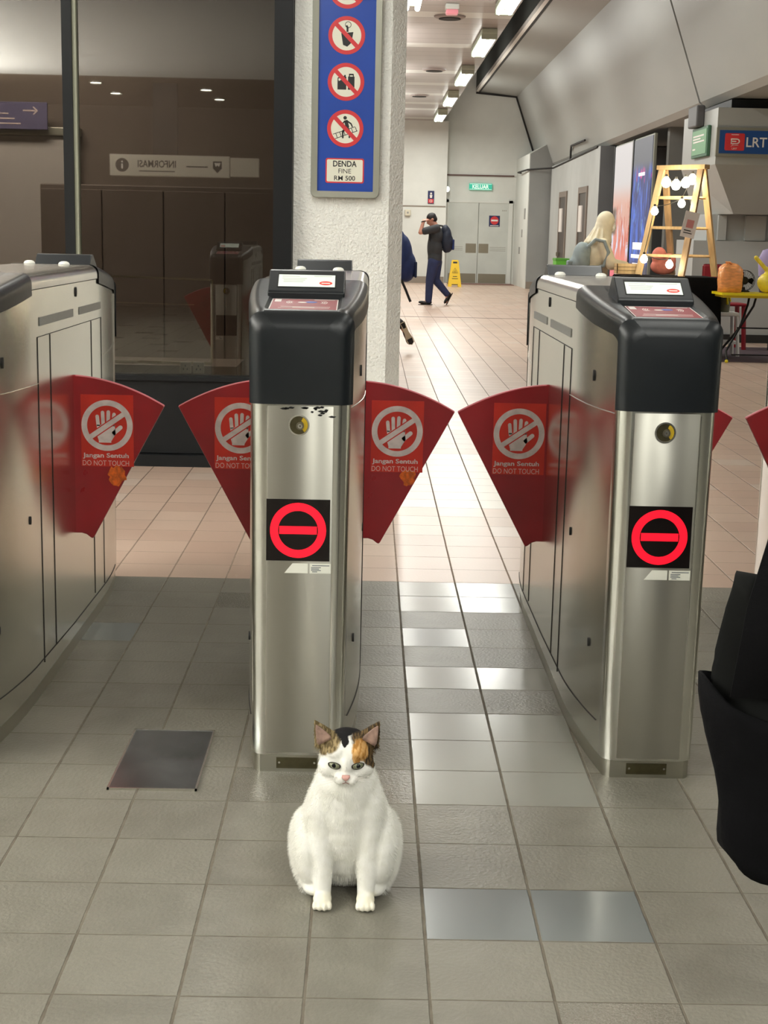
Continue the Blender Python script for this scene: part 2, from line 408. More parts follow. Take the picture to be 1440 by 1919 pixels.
tag(MB().box((-9, 9.6, 4.8), (2.12, 45.2, 4.95)).build('ceiling', M['ceil_far']), kind='structure')
tag(MB().box((-9, 9.6, 8.0), (12, 45.2, 8.2)).box((2.12, 9.4, 3.9), (12, 9.6, 8.0)).build('ceiling', M['concrete_dark']), kind='structure')
struct('wall_left', MB().box((-9.2, -9.5, 0), (-9, 45.2, 8)), M['wall'])
struct('wall_right', MB().box((12, -9.5, 0), (12.2, 45.2, 8)), M['wall'])
M['wall_brown'] = mat('brown_back_wall', (88, 76, 66), .6, 0, .08, 1)
struct('wall_front', MB().box((-9, -9.7, 0), (-1.3, -9.5, 4)), M['wall_brown'])
struct('wall_front_pale', MB().box((-1.3, -9.7, 0), (12, -9.5, 4)), M['wall_white'])  # unseen wall half made pale so the steel gate fronts reflect brighter
# far end: plain wall beside a slightly deeper door wall
struct('wall_back', MB().box((-9, 44.6, 0), (2.27, 45.6, 4.8)).box((2.27, 45.2, 0), (12, 45.6, 8)).box((-9, 45.2, 4.8), (2.27, 45.6, 8)), M['wall_white'])
struct('baseboard_back', MB().box((-9, 44.56, 0), (2.25, 44.6, .2)).box((-9, 44.58, 2.28), (2.25, 44.6, 2.31)), M['skirt'])
struct('trim_1', MB().box((2.28, 45.15, 3.235), (4.35, 45.2, 3.275)), M['trimred'])
struct('trim_2', MB().box((-.6, 26.4, .0004), (6.2, 26.47, .003)), mat('joint_strip', (92, 74, 66), .7))
struct('trim_3', MB().box((2.35, 43.9, .0005), (4.35, 45.1, .012)), mat('brown_door_mat', (128, 98, 88), .9, 0, .15, 12))

# long concrete beam with its raking face, dark edge fascia and an expansion joint
prof = [(3.2, 5.95), (3.2, 8), (7, 8), (7, 3.42), (5.2, 3.42), (5.1, 3.5), (4.34, 5.6), (3.22, 5.72)]
def skewed(pts, y0, y1, k=.0095):
    b = MB(); n = len(pts)
    vs = [((x - k*(45.2-y) if x > 3.9 and z < 5.65 else x), y, z) for y in (y0, y1) for x, z in pts]
    return b.add(vs, [tuple(range(n)), tuple(range(2*n-1, n-1, -1))] + [(i, i+n, (i+1) % n + n, (i+1) % n) for i in range(n)])
bb = skewed(prof, 22.36, 45.2); b2 = skewed(prof, 9.6, 22.26); bb.add(b2.v, b2.f)
struct('trim_4', bb, M['concrete'])
jp = [(3.24, 6), (3.24, 8), (7, 8), (7, 3.5), (5.24, 3.5), (4.4, 5.64), (3.4, 5.76)]
struct('trim_5', skewed(jp, 22.2, 22.4), M['seam'])
struct('trim_6', MB().box((3.1, 9.6, 5.82), (3.2, 45.2, 8)), mat('dark_fascia', (66, 68, 64), .6, 0, .1, 1))
struct('trim_7', MB().prism([(3.1, 5.72), (3.1, 5.83), (3.2, 5.83), (3.17, 5.705)], 9.6, 45.2, 'y'), mat('pale_lip', (214, 208, 200), .5))
struct('trim_8', MB().box((3.17, 9.6, 5.69), (3.22, 45.2, 5.73)).prism([(4.3, 5.585), (4.36, 5.585), (5.11, 3.5), (5.05, 3.5)], 45.1, 45.2, 'y').prism([(3.1, 5.66), (4.34, 5.56), (4.34, 5.6), (3.1, 5.7)], 45.1, 45.2, 'y'), M['seam'])
# pier beside the doors, box room with slit doors, recess behind the posters
struct('wall_pier', MB().prism([(4.42, 0), (5.3, 0), (5.3, 4.1), (4.95, 4.05), (4.42, 3.75)], 41.6, 45.2, 'y'), M['wall_white'])
struct('wall_pier_front', MB().prism([(4.44, 0), (5.3, 0), (5.3, 4.08), (4.95, 4.03), (4.44, 3.74)], 41.57, 41.6, 'y'), mat('pier_front_shade', (150, 152, 150), .55, 0, .05, 1.2))  # pier front in shade, the shade put into its grey
struct('baseboard_pier', MB().box((4.44, 41.53, 0), (5.3, 41.57, .2)), M['skirt'])
struct('wall_room', MB().prism([(4.86, 31.62), (7, 31.62), (7, 41.4), (5.03, 41.4)], 0, 3.4, 'z'), M['wall'])
struct('wall_room_front', MB().box((4.86, 31.58, 0), (7, 31.62, 3.4)), mat('room_front_shade', (112, 114, 116), .55, 0, .05, 1.2))  # shade on the room front painted as a darker grey
struct('wall_recess', MB().box((6.4, 22.7, 0), (6.6, 31.6, 3.42)).box((5.22, 26.1, 0), (6.4, 26.3, 3.42)), M['concrete_dark'])
struct('trim_9', MB().tube([(5.0, 44.9, 3.28), (4.3, 43.5, 3.3), (4.36, 41.5, 3.3), (5.02, 41.0, 3.34), (4.86, 32.0, 3.4)], .025).tube([(4.95, 37, 3.38), (4.95, 37, 3.6), (4.9, 36.6, 3.68), (4.86, 34, 3.66)], .025), M['seam'])
for k, (y0, y1, zt) in enumerate(((37.3, 38.75, 2.62), (33.3, 34.7, 2.62))):
    ox = -.205 + .0173*((y0+y1)/2-38)
    d = tag(MB().box((5.13+ox, y0, 0), (5.19+ox, y0+.14, zt)).box((5.13+ox, y1-.14, 0), (5.19+ox, y1, zt)).box((5.13+ox, y0+.14, zt-.14), (5.19+ox, y1-.14, zt)).build('door_%d' % (k+3), mat('brown_door_frame', (120, 108, 98), .5)), kind='structure')
    MB().box((5.15+ox, y0+.14, 0), (5.18+ox, y1-.14, zt-.14)).build('door_panel', mat('dark_slit_door', (58, 46, 42), .4), d)
    MB().box((5.12+ox, y1-.75, 1.6), (5.15+ox, y1-.25, 2.2)).build('notice', M['white'], d)
    MB().box((5.08+ox, y1-.35, .98), (5.14+ox, y1-.22, 1.08)).build('door_handle', M['kick'], d)
# stair pier with its tapering underside, low wall below
struct('wall_stair', MB().box((4.75, 20.5, 2.52), (9.5, 22.7, 3.28)).add(
    [(4.75,20.5,2.52),(9.5,20.5,2.52),(9.5,22.7,2.52),(4.75,22.7,2.52),(5.16,20.95,1.86),(9.5,20.95,1.86),(9.5,22.7,1.86),(4.98,22.7,1.86)],
    [(0,3,2,1),(4,5,6,7),(0,1,5,4),(1,2,6,5),(2,3,7,6),(3,0,4,7)]), M['concrete'])
struct('wall_low', MB().box((4.74, 21.5, 0), (9.5, 22.7, 1.48)).box((4.95, 21.62, 1.48), (9.5, 22.7, 1.86)), mat('low_wall', (168, 170, 168), .5, 0, .06, 1.2))
struct('trim_10', MB().box((5.1, 21.55, 1.49), (5.22, 21.64, 1.85)).box((5.5, 21.55, 1.49), (5.8, 21.64, 1.85)), M['wall'])
struct('baseboard_stair', MB().box((4.74, 21.46, 0), (9.5, 21.5, .12)), M['seam'])
struct('trim_11', MB().box((4.95, 20.6, 3.28), (9.5, 22.7, 3.40)), M['frame_dark'])

# rough painted column with a chamfered corner
C0, C1 = 9.22, 10.0
struct('wall_column', MB().prism([(-.487, C0), (.11, C0), (.2, C0+.1), (.2, C1), (-.487, C1)], 0, 4.8, 'z'), M['paint'])

# glazed office front to the left of the column
fr = MB().box((-.605, 9.12, 0), (-.49, 9.3, 3.7)).box((-1.895, 9.14, .57), (-1.835, 9.3, 3.7)).box((-1.835, 9.16, .57), (-1.812, 9.24, 3.7), 1)
fr.box((-9, 9.16, .08), (-.605, 9.26, .57)).box((-9, 9.1, 0), (-.605, 9.28, .075)).box((-9, 9.13, .545), (-.605, 9.3, .575)).box((-5.4, 9.14, .57), (-5.34, 9.3, 3.7))
w = tag(fr.build('window_1', [M['frame_dark'], M['frame_edge']]), kind='structure')
def glassmat():
    m, g, p = newmat('tinted_glass'); nt = m.node_tree
    t = g.n('ShaderNodeBsdfTransparent'); t.inputs[0].default_value = (*lin((184, 179, 172)), 1)
    gl = g.n('ShaderNodeBsdfGlossy'); gl.inputs['Roughness'].default_value = .012; gl.inputs['Color'].default_value = (.92, .93, .9, 1)
    fr_ = g.n('ShaderNodeFresnel'); fr_.inputs[0].default_value = 1.75
    mx = g.n('ShaderNodeMixShader'); g.l(g.m('MULTIPLY', fr_.outputs[0], 1.4, clamp=True), mx.inputs[0]); g.l(t.outputs[0], mx.inputs[1]); g.l(gl.outputs[0], mx.inputs[2])
    g.l(mx.outputs[0], nt.nodes['Material Output'].inputs[0]); return m
M['glass'] = glassmat()
for x0, x1 in ((-1.812, -.605), (-5.34, -1.895), (-9, -5.4)):
    MB().box((x0, 9.2, .575), (x1, 9.21, 3.7)).build('pane', M['glass'], w)
# office behind the glass
M['office'] = mat('office_brown', (108, 97, 88), .7, 0, .05, 1.5)
struct('wall_office', MB().box((-9, 12.6, 0), (-.3, 12.75, 3.9)).box((-.45, 10.0, 0), (-.3, 12.6, 3.9)).box((-9, 9.4, 3.7), (-.45, 12.6, 3.75)), M['office'])
struct('trim_12', MB().box((-9, 9.3, .3), (-.6, 9.5, .55)), M['office'])
# ------------------------------------------------------------------ ticket gates
GY = 5.0; HL = 1.15                       # middle of a gate, half its length
def gw(t):                                # half width at distance t from an end
    w = .125 + .047*(1-(1-min(t, .6)/.6)**2); r = .034
    if t < r: w -= r - math.sqrt(max(0, r*r-(r-t)**2))
    return w
def ztop(t):                              # top of the end cover
    z = 1.284 + .066*min(t, .62)/.62; r = .05
    if t < r: z -= r - math.sqrt(max(0, r*r-(r-t)**2))
    return z
ST = [0, .002, .005, .01, .016, .022, .028, .034, .042, .05, .07, .1, .14, .18, .24, .3, .36, .42, .5, .56, .6]
def arch(w, z0, z1, r, rec=0.0, rw=.1, n=5):
    """half-open cross-section: up one side, over a rounded shoulder, down the other side"""
    pts = [(-w, z0), (-w, z0+(z1-r-z0)*.5), ]
    for k in range(n+1):
        a = PI - (PI/2)*k/n; pts.append((-w+r+r*math.cos(a), z1-r+r*math.sin(a)))
    if rec:
        q = min(rw, w-r-.004)
        pts += [(-q-.004, z1), (-q+.004, z1-rec), (0, z1-rec)]
    else: pts += [(-w*.4, z1), (-w*.2, z1), (0, z1)]
    return pts + [(-x, z) for x, z in reversed(pts[:-1])]
def gate_body():
    b = MB(); rows = []
    for t in ST + [.7, .9, 1.15]: rows.append((t, gw(t)))
    sec = []
    full = [(-HL+t, w, t) for t, w in rows] + [(HL-t, w, t) for t, w in reversed(rows[:-1])]
    for y, w, t in full:
        zt = min(ztop(t)-.012, 1.338) if t < .6 else 1.335
        k = 1.0
        sec.append([(x*(1+.05*(z-.05)) if t < .05 else x, y, z) for x, z in arch(w-.002, .052, zt, .03)])
    b.grid(sec)
    n = len(sec[0]); b.f.append(tuple(range(n))); b.mi.append(0); e = (len(sec)-1)*n; b.f.append(tuple(e+i for i in range(n))); b.mi.append(0)
    return b
def gate_lid():
    b = MB(); sec = []
    for y in (-.55, -.545, -.3, 0, .3, .545, .55):
        w = gw(HL-abs(y)); s = arch(w+.001, 1.302, 1.351, .034)
        sec.append([(x, y, z) for x, z in s])
    b.grid(sec); return b
ZLO = [(0, 1.04), (.028, 1.04), (.0335, 1.195), (.042, 1.214), (.06, 1.228), (.1, 1.238), (.3, 1.252), (.62, 1.285)]
def zlo(t):
    for (a, z0), (b, z1) in zip(ZLO, ZLO[1:]):
        if t <= b: return z0+(z1-z0)*(t-a)/(b-a)
    return ZLO[-1][1]
def end_cover(sg):
    b = MB(); sec = []
    for t in ST + [.605]:
        tt = min(t, .6); w = gw(tt)+.004; r = .036 if t < .55 else .034
        z1 = ztop(tt)+.004
        rec = .007*min(1, max(0, (t-.035)/.03)) if t < .58 else 0
        s = arch(w, zlo(t), z1, min(r, (z1-zlo(t))*.45), rec or .0001, .098)
        y = -HL - .006 + t
        sec.append([(sg*x*(1+.05*(z-.05)) if t < .03 else sg*x, sg*y, z) for x, z in s])
    b.grid(sec); n = len(sec[0]); b.f.append(tuple(range(n))); b.mi.append(0)
    return b
def side_pts(side, pts, off=.0012):
    out = []
    for (ya, za), (yb, zb) in zip(pts, pts[1:]):
        k = max(2, int(abs(yb-ya)/.05)+1)
        for i in range(k+1):
            y = ya+(yb-ya)*i/k; z = za+(zb-za)*i/k; out.append((side*(gw(HL-abs(y))+off-.002), y, z))
    return out
def seam_line(b, side, pts, w=.0045, mi=0):
    P = side_pts(side, pts)
    b.tube(P, w/2, 6, mi)
def flap_mesh(sg):
    """fan shaped leaf: arc on top, raking outer edge, scooped foot"""
    arc = []
    for k in range(15):
        u = k/14; x = .004+.31*u; arc.append((x, .982 - .018*u - .082*u*u))
    pts = [(-.03, .984)] + arc + [(.316, .878)] + [(.061, .402), (.056, .398), (.05, .4), (.035, .412), (.018, .417), (-.03, .416)]
    b = MB(); n = len(pts)
    d = .009; e = .0035; inner = []
    cx, cz = .1, .75
    for x, z in pts:
        v = Vector((cx-x, cz-z)); v.normalize(); inner.append((x+v.x*e, z+v.y*e))
    X = lambda q: [(sg*q[i][0]) for i in range(n)]
    vs = []
    for y, q in ((-d, inner), (-d+e, pts), (d-e, pts), (d, inner)):
        vs += [(sg*a, y, c) for a, c in q]
    fs = [tuple(range(n)), tuple(range(4*n-1, 3*n-1, -1))]; mi = [0, 0]
    for L in range(3):
        for i in range(n):
            j = (i+1) % n; fs.append((L*n+i, L*n+j, (L+1)*n+j, (L+1)*n+i)); mi.append(1 if 1 <= i <= 15 else 0)
    b.add(vs, fs); b.mi = mi
    return b
def hand_sticker(scuff):
    """square print: ring, barred hand and two lines of text; x from the hinge, facing -Y"""
    b = MB(); L = lambda k: (-.0091-.0003*k, -.0089)
    def pr(pts, k, mi): b.prism(pts, L(k)[0], L(k)[1], 'y', mi)
    pr([(.022, .66), (.207, .66), (.207, .915), (.022, .915)], 1, 0)
    c = (.114, .806)
    b.ring(c, .0705, .0905, L(2)[0], L(2)[1], 'y', 48, 1)
    def rr(x, z, w, h, a, mi, k):     # round-ended finger, base at x,z
        pts = [(-w/2, 0), (w/2, 0)] + [(w/2*math.cos(t), h+w/2*math.sin(t)) for t in [PI*q/8 for q in range(9)]]
        ca, sa = math.cos(a), math.sin(a)
        pr([(c[0]+x+ca*px-sa*pz, c[1]+z+sa*px+ca*pz) for px, pz in pts], k, mi)
    for x, h, a in ((-.031, .034, .1), (-.0135, .048, .04), (.0035, .05, -.03), (.02, .042, -.12)): rr(x, -.002, .0125, h, a, 1, 2)
    rr(.02, -.03, .015, .036, -.85, 1, 2)
    pr([(c[0]+x, c[1]+z) for x, z in ((-.036, .002), (.027, .002), (.03, -.03), (.014, -.056), (.014, -.061), (-.03, -.061), (-.03, -.054), (-.036, -.035))], 2, 1)
    a = math.radians(35); ca, sa = math.cos(a), math.sin(a)
    def slash(hw, hl, k, mi): pr([(c[0]+ca*x-sa*z, c[1]+sa*x+ca*z) for x, z in ((-hl, -hw), (hl, -hw), (hl, hw), (-hl, hw))], k, mi)
    slash(.0125, .069, 3, 0); slash(.0088, .078, 4, 1)
    put_text(b, 'Jangan Sentuh', (.108, .697), .162, .0215, L(2)[0], 'y', .022, 1)
    put_text(b, 'DO NOT TOUCH', (.108, .672), .164, .0185, L(2)[0], 'y', 0, 2)
    return b
gate_parts = {}
def gate_end(par, rot):
    """everything that repeats at both ends of a gate"""
    Rm = Matrix.Rotation(rot, 4, 'Z')
    def mb(): q = MB(); q.T = Rm; return q
    F = -HL
    q = end_cover(1 if rot == 0 else -1); q.build('end_cover', M['black'], par, 25)
    # screen housing wedge on the slope
    h = mb(); h.prism([(F+.25, 1.3), (F+.25, 1.3265), (F+.256, 1.331), (F+.338, 1.3835), (F+.346, 1.3855), (F+.372, 1.3855), (F+.378, 1.381), (F+.43, 1.33), (F+.43, 1.3)], -.108, .108, 'x')
    hs = h.build('screen_housing', M['black'], par)
    bv = hs.modifiers.new('b', 'BEVEL'); bv.width = .003; bv.segments = 2; bv.limit_method = 'ANGLE'
    S = mb(); ang = math.atan2(1.3835-1.331, .082); fx = Matrix.Translation((0, F+.256, 1.331)) @ Matrix.Rotation(ang, 4, 'X'); S.T = Rm @ fx
    S.box((-.083, .016, -.004), (.083, .088, .0008), 2); S.box((-.08, .018, .0008), (.08, .076, .0012), 0)
    for k, (x0, x1, yy) in enumerate(((-.07, -.02, .066), (-.07, .0, .056), (-.066, -.005, .048), (-.066, -.01, .04), (.02, .07, .068))): S.box((x0, yy, .0012), (x1, yy+.003, .0014), 1)
    S.disc((.054, .036), .0185, .0012, .0016, 'z', 24, 3, .0095); S.box((.042, .0335, .0016), (.066, .0375, .0019), 0)
    S.build('screen', [M['screen'], M['screen_ink'], M['hole'], M['screen_red']], hs)
    # card reader sticker in the recess
    c = mb(); sl = math.atan2(ztop(.235)-ztop(.06), .175); c.T = Rm @ Matrix.Translation((0, F+.046, ztop(.052)-.0017)) @ Matrix.Rotation(sl, 4, 'X')
    c.box((-.092, 0, -.002), (.092, .186, .0006), 0)
    for a, d in (((-.092, 0), (-.0895, .186)), ((.0895, 0), (.092, .186)), ((-.092, 0), (.092, .0025)), ((-.092, .1835), (.092, .186))): c.box((*a, .0006), (*d, .0009), 1)
    c.box((-.084, .135, .0006), (-.066, .178, .0009), 1)
    c.disc((-.006, .128), .013, .0006, .001, 'z', 20, 1, .008); c.disc((.018, .134), .016, .0006, .0012, 'z', 20, 2, .013)
    for s_, cx in ((-1, -.012), (1, .024)):
        for r in (.026, .032, .038):
            a0 = PI*.8 if s_ < 0 else -PI*.2
            c.ring((cx, .13), r-.0012, r+.0012, .0006, .0009, 'z', 8, 1, a0, a0+PI*.4)
    c.box((-.062, .05, .0006), (.072, .054, .0009), 1); c.box((-.03, .04, .0006), (.03, .044, .0009), 1); c.box((-.068, .03, .0006), (.07, .033, .0009), 1)
    c.box((.025, .172, .0006), (.082, .176, .0009), 1)
    c.build('card_reader_sticker', [M['card'], M['white'], M['blue2']], par)
    # lock
    k = mb(); k.ring((-.004, .984), .0245, .0285, F-.0035, F+.01, 'y', 32, 0); k.disc((-.004, .984), .0245, F-.0012, F+.004, 'y', 32, 1)
    k.ring((-.004, .984), .013, .0235, F-.0026, F, 'y', 14, 2, -.9, 1.1); k.disc((-.001, .982), .0105, F-.005, F, 'y', 20, 3); k.ring((-.001, .982), .003, .0062, F-.0062, F-.005, 'y', 14, 0)
    k.build('lock', [M['rim'], M['plate'], M['brass'], M['lock']], par, True)
    # lit display
    d = mb(); d.box((-.09, F-.0025, .611), (.083, F+.004, .782)); dd = d.build('display_panel', M['led_black'], par)
    if rot == 0: d = mb(); d.ring((-.0035, .696), .0545, .0762, F-.0035, F-.0025, 'y', 56); d.box((-.0545, F-.0035, .686), (.0475, F-.0025, .7075)); tag(d.build('no_entry_light', M['led_red'], dd), 'glowing red no entry ring')
    lb = mb(); F2 = F-.0016
    if rot == 0: lb.prism([(-.04, .5765), (.024, .5765), (.024, .6035), (-.018, .6035)], F2, F+.002, 'y', 0)
    lb.box((.029, F2, .5765), (.087, F+.002, .6035), 0)
    for z, a, e in ((.5985, .036, .083), (.593, .033, .06), (.589, .033, .055), (.585, .033, .06), (.581, .036, .05)): lb.box((a, F2-.0003, z-.0012), (e, F2, z+.0012), 1)
    lb.build('asset_label', [M['label'], M['label_ink']], par)
    fp = mb(); fp.rbox((-.0895, F-.0006, .058), (.0895, F+.006, 1.036), .0025); fp.build('front_panel', M['steel_front'], par, 30)
    # seams down the front panel
    s = mb()
    for x in (-.0905, .0905): s.box((x-.0012, F-.0008, .06), (x+.0012, F+.004, 1.03))
    s.build('panel_seam', M['rim'], par)
    # plinth plate
    n = mb(); n.box((-.058, F+.0035, .011), (.056, F+.012, .043), 0)
    for x in (-.05, .049): n.disc((x, .0285), .0032, F+.0015, F+.004, 'y', 12, 1)
    n.build('name_plate', [M['plate'], M['rim']], par)
def make_gate():
    par = thing('ticket_gate', 'x', 'ticket gate', (0, GY, 0))
    gate_body().build('body', M['steel'], par, 30)
    gate_lid().build('lid', M['steel_lid'], par, 30)
    p = MB(); sec = []
    ts = [.006, .008, .012, .02, .03, .06, .1, .2, .3, .45, .6, 1.15]
    for y, t in [(-HL+t, t) for t in ts] + [(HL-t, t) for t in reversed(ts[:-1])]:
        w = gw(t)-.007; sec.append([(-w, y, 0), (-w, y, .055), (w, y, .055), (w, y, 0)])
    p.grid(sec); p.f += [(0, 1, 2, 3), tuple((len(sec)-1)*4+i for i in range(4))]; p.mi += [0, 0]
    p.build('plinth', M['steel_plinth'], par, 30)
    gate_end(par, 0); gate_end(par, PI)
    for sd in (-1, 1):
        s = MB()
        for pts in ([(-.47, 1.152), (-.47, .1)], [(.61, 1.152), (.61, .1)], [(-.47, 1.152), (.61, 1.152)], [(-.29, 1.15), (-.29, .11)], [(.41, 1.15), (.41, .11)], [(-1.06, .14), (-.6, .118), (0, .1), (.6, .095), (1.0, .085)], [(-.6, 1.3), (.6, 1.3)]):
            seam_line(s, sd, pts, .0024, 0)
        for pts in ([(-.47, 1.008), (-.8, 1.016), (-1.1, 1.026)], [(.61, 1.005), (.9, 1.01), (1.1, 1.02)], [(-1.105, 1.2), (-1.12, 1.0), (-1.125, .2)]): seam_line(s, sd, pts, .003, 1)
        s.build('panel_seam', [M['seam'], M['rim']], par)
        v = MB()
        for ya, yb in ((-.44, .08), (.19, .6)):
            a = side_pts(sd, [(ya, 1.185), (yb, 1.185)], .0028); c = side_pts(sd, [(ya, 1.212), (yb, 1.212)], .0028); v.grid([a, c])
        vo = v.build('vent_strip', M['vent'], par); so = vo.modifiers.new('s', 'SOLIDIFY'); so.thickness = .002
        for y, z, ry, rz in ((.136, 1.268, .012, .017), (-.86, 1.107, .008, .016), (-.62, .6, .007, .013), (-.95, .34, .007, .013)):
            x = sd*(gw(HL-abs(y))-.002); MB().disc((y, z), ry, x-.004, x+.0035, 'x', 16, 0, rz).build('sensor_hole', M['hole'], par)
    for k, (x, y) in enumerate(((-.085, .57), (.06, .5))):
        MB().lathe([(.021, 0), (.021, .003), (.017, .009), (.009, .012), (0.001, .0125)], (x, y-.02, 1.352), 20).build('status_light', mat('status_light_cap', (232, 232, 222), .3, emit=.15) if k == 0 else bpy.data.materials['status_light_cap'], par, True)
    for sg in (1, -1):
        f = flap_mesh(sg); fo = f.build('flap', [M['flap'], M['flap_edge']], par, 30); fo.location = (sg*.172, .08, 0)
        st = hand_sticker(0); so = None
        if sg < 0:          # mirrored place, upright print
            off = -.21
            st.v = [(x+off, y, z) for x, y, z in st.v]
        so = st.build('no_touch_sticker', [M['sticker'], M['white_grey'], mat('thin_print', (214, 176, 168), .5) if 'thin_print' not in bpy.data.materials else bpy.data.materials['thin_print']], fo)
    return par
g0 = make_gate()
gates = [g0] + [copy_tree(g0) for _ in range(3)]
for o, x, lb in zip(gates, (-1.203, -.178, .808, 1.83),
    ('leftmost steel ticket gate, cut off by the left photo edge, pale side panel showing',
     'middle steel ticket gate right behind the sitting cat, scuffed paint under its black hood',
     'steel ticket gate to the right of the cat, beside the hanging black bag',
     'steel ticket gate at the right photo edge, only its red flap tip showing')):
    o.location.x = x; o['label'] = lb; o['group'] = 'row of ticket gates'
# wear on single gates
def kids(o, n): return [c for c in o.children if c.name.split('.')[0] == n]
def scuff(flap, cx, cz, r, seed):
    rnd = random.Random(seed); pts = [(cx + r*(.6+.5*rnd.random())*math.cos(t), cz + r*1.1*(.6+.5*rnd.random())*math.sin(t)) for t in [2*PI*k/22 for k in range(22)]]
    MB().prism(pts, -.0096, -.0088, 'y').build('orange_scuff_mark', M['rust'], flap)
def flap_of(gt, sg): return [c for c in kids(gt, 'flap') if (c.location.x > 0) == (sg > 0)][0]
scuff(flap_of(gates[0], 1), .148, .63, .036, 3); scuff(flap_of(gates[1], 1), .155, .645, .03, 5)
ch = MB(); rnd = random.Random(11)
for k in range(16):
    x = rnd.uniform(-.05, .085) if k < 7 else rnd.uniform(.03, .085); z = 1.034 - rnd.uniform(0, .006 if k < 7 else .026)
    w = rnd.uniform(.004, .012); ch.prism([(x-w, z), (x-w*.2, z+.003), (x+w, z+.001), (x+w*.5, z-.003), (x-w*.4, z-.0025)], -HL-.0012, -HL+.003, 'y')
tag(ch.build('chipped_paint', M['hole'], gates[1]), 'dark chips and scratches under the hood')
# ------------------------------------------------------------------ the cat
def cat_mat(hairy):
    m, g, p = newmat('cat_fur' if hairy else 'cat_skin')
    tc = g.n('ShaderNodeTexCoord').outputs['Object']
    wob = g.n('ShaderNodeTexNoise'); wob.inputs['Scale'].default_value = 60; g.l(tc, wob.inputs['Vector'])
    sub = g.n('ShaderNodeVectorMath', operation='SUBTRACT'); g.l(wob.outputs['Color'], sub.inputs[0]); sub.inputs[1].default_value = (.5, .5, .5)
    sc = g.n('ShaderNodeVectorMath', operation='MULTIPLY_ADD'); g.l(sub.outputs[0], sc.inputs[0]); sc.inputs[1].default_value = (.012, .012, .016); g.l(tc, sc.inputs[2])
    v = sc.outputs[0]
    def blob(c, r, soft=.12):
        mp = g.n('ShaderNodeVectorMath', operation='SUBTRACT'); g.l(v, mp.inputs[0]); mp.inputs[1].default_value = c
        dv = g.n('ShaderNodeVectorMath', operation='DIVIDE'); g.l(mp.outputs[0], dv.inputs[0]); dv.inputs[1].default_value = r
        ln = g.n('ShaderNodeVectorMath', operation='LENGTH'); g.l(dv.outputs[0], ln.inputs[0])
        return g.m('SUBTRACT', 1, g.step(ln.outputs['Value'], 1-soft, 1+soft))
    mx = lambda *a: a[0] if len(a) == 1 else g.m('MAXIMUM', a[0], mx(*a[1:]))
    stripe = g.step(g.noise(g.mapping(tc, (220, 40, 60)), 1.0, 2), .42, .58)
    white = g.mix(g.step(g.noise(tc, 25, 3), .3, .7), lin((236, 235, 226)), lin((247, 246, 240)))
    white = g.mix(mx(blob((-.05, -.086, .012), (.03, .04, .02), .4), blob((.05, -.086, .012), (.03, .04, .02), .4)), white, lin((240, 235, 212)))
    tab = g.mix(stripe, lin((96, 82, 54)), lin((150, 132, 96)))
    dark = g.mix(stripe, lin((52, 42, 30)), lin((104, 84, 54)))
    org = g.mix(stripe, lin((176, 126, 62)), lin((208, 164, 104)))
    c = white
    # brown tabby over the cat's right ear and temple, slanting up to the middle
    left = mx(blob((-.06, -.02, .392), (.042, .09, .05)), blob((-.042, -.055, .386), (.03, .05, .03)), blob((-.055, -.06, .366), (.016, .03, .018)))
    c = g.mix(left, c, tab)
    right = mx(blob((.05, -.03, .385), (.042, .08, .05)), blob((.056, -.05, .35), (.0235, .036, .03)))
    c = g.mix(right, c, dark)
    c = g.mix(mx(blob((.034, -.075, .37), (.021, .034, .026)), blob((.024, -.075, .358), (.011, .034, .024))), c, org)
    c = g.mix(blob((.012, -.06, .405), (.02, .034, .012)), c, org)
    c = g.mix(mx(blob((-.008, -.04, .405), (.022, .05, .022)), blob((-.004, -.062, .387), (.008, .03, .014)), blob((0, .0, .40), (.034, .045, .03))), c, lin((22, 21, 22)))
    g.l(c, p.inputs['Base Color']); p.inputs['Roughness'].default_value = .75
    p.inputs['Specular IOR Level'].default_value = .2
    return m
cat = thing('cat', 'white and calico cat sitting on the tiled floor, staring at the camera', 'cat', (-.031, 3.12, 0))
b = MB()
b.ell((0, .07, .112), (.116, .125, .112)); b.ell((0, .03, .16), (.1, .11, .11)); b.ell((0, -.005, .205), (.083, .08, .1))
for s in (-1, 1):
    b.ell((s*.083, .015, .098), (.042, .088, .096), Matrix.Rotation(s*.12, 3, 'Y'))
    b.ell((s*.052, -.022, .2), (.038, .052, .085))
    b.caps((s*.052, -.042, .19), .032, (s*.05, -.06, .06), .0225); b.caps((s*.05, -.06, .06), .0225, (s*.0485, -.068, .02), .019)
    b.ell((s*.0485, -.082, .0165), (.0215, .028, .0165))
    for k in (-1.5, -.5, .5, 1.5): b.ell((s*.0485 + k*.0112, -.111 + abs(k)*.004, .0105), (.0056, .0135, .0105))
    b.ell((s*.07, -.005, .022), (.03, .06, .022))
b.ell((0, -.02, .272), (.072, .07, .06)); b.ell((0, -.012, .245), (.078, .074, .07))
b.caps((0, .18, .04), .03, (.01, .25, .03), .024); b.caps((.01, .25, .03), .024, (-.05, .31, .022), .018)
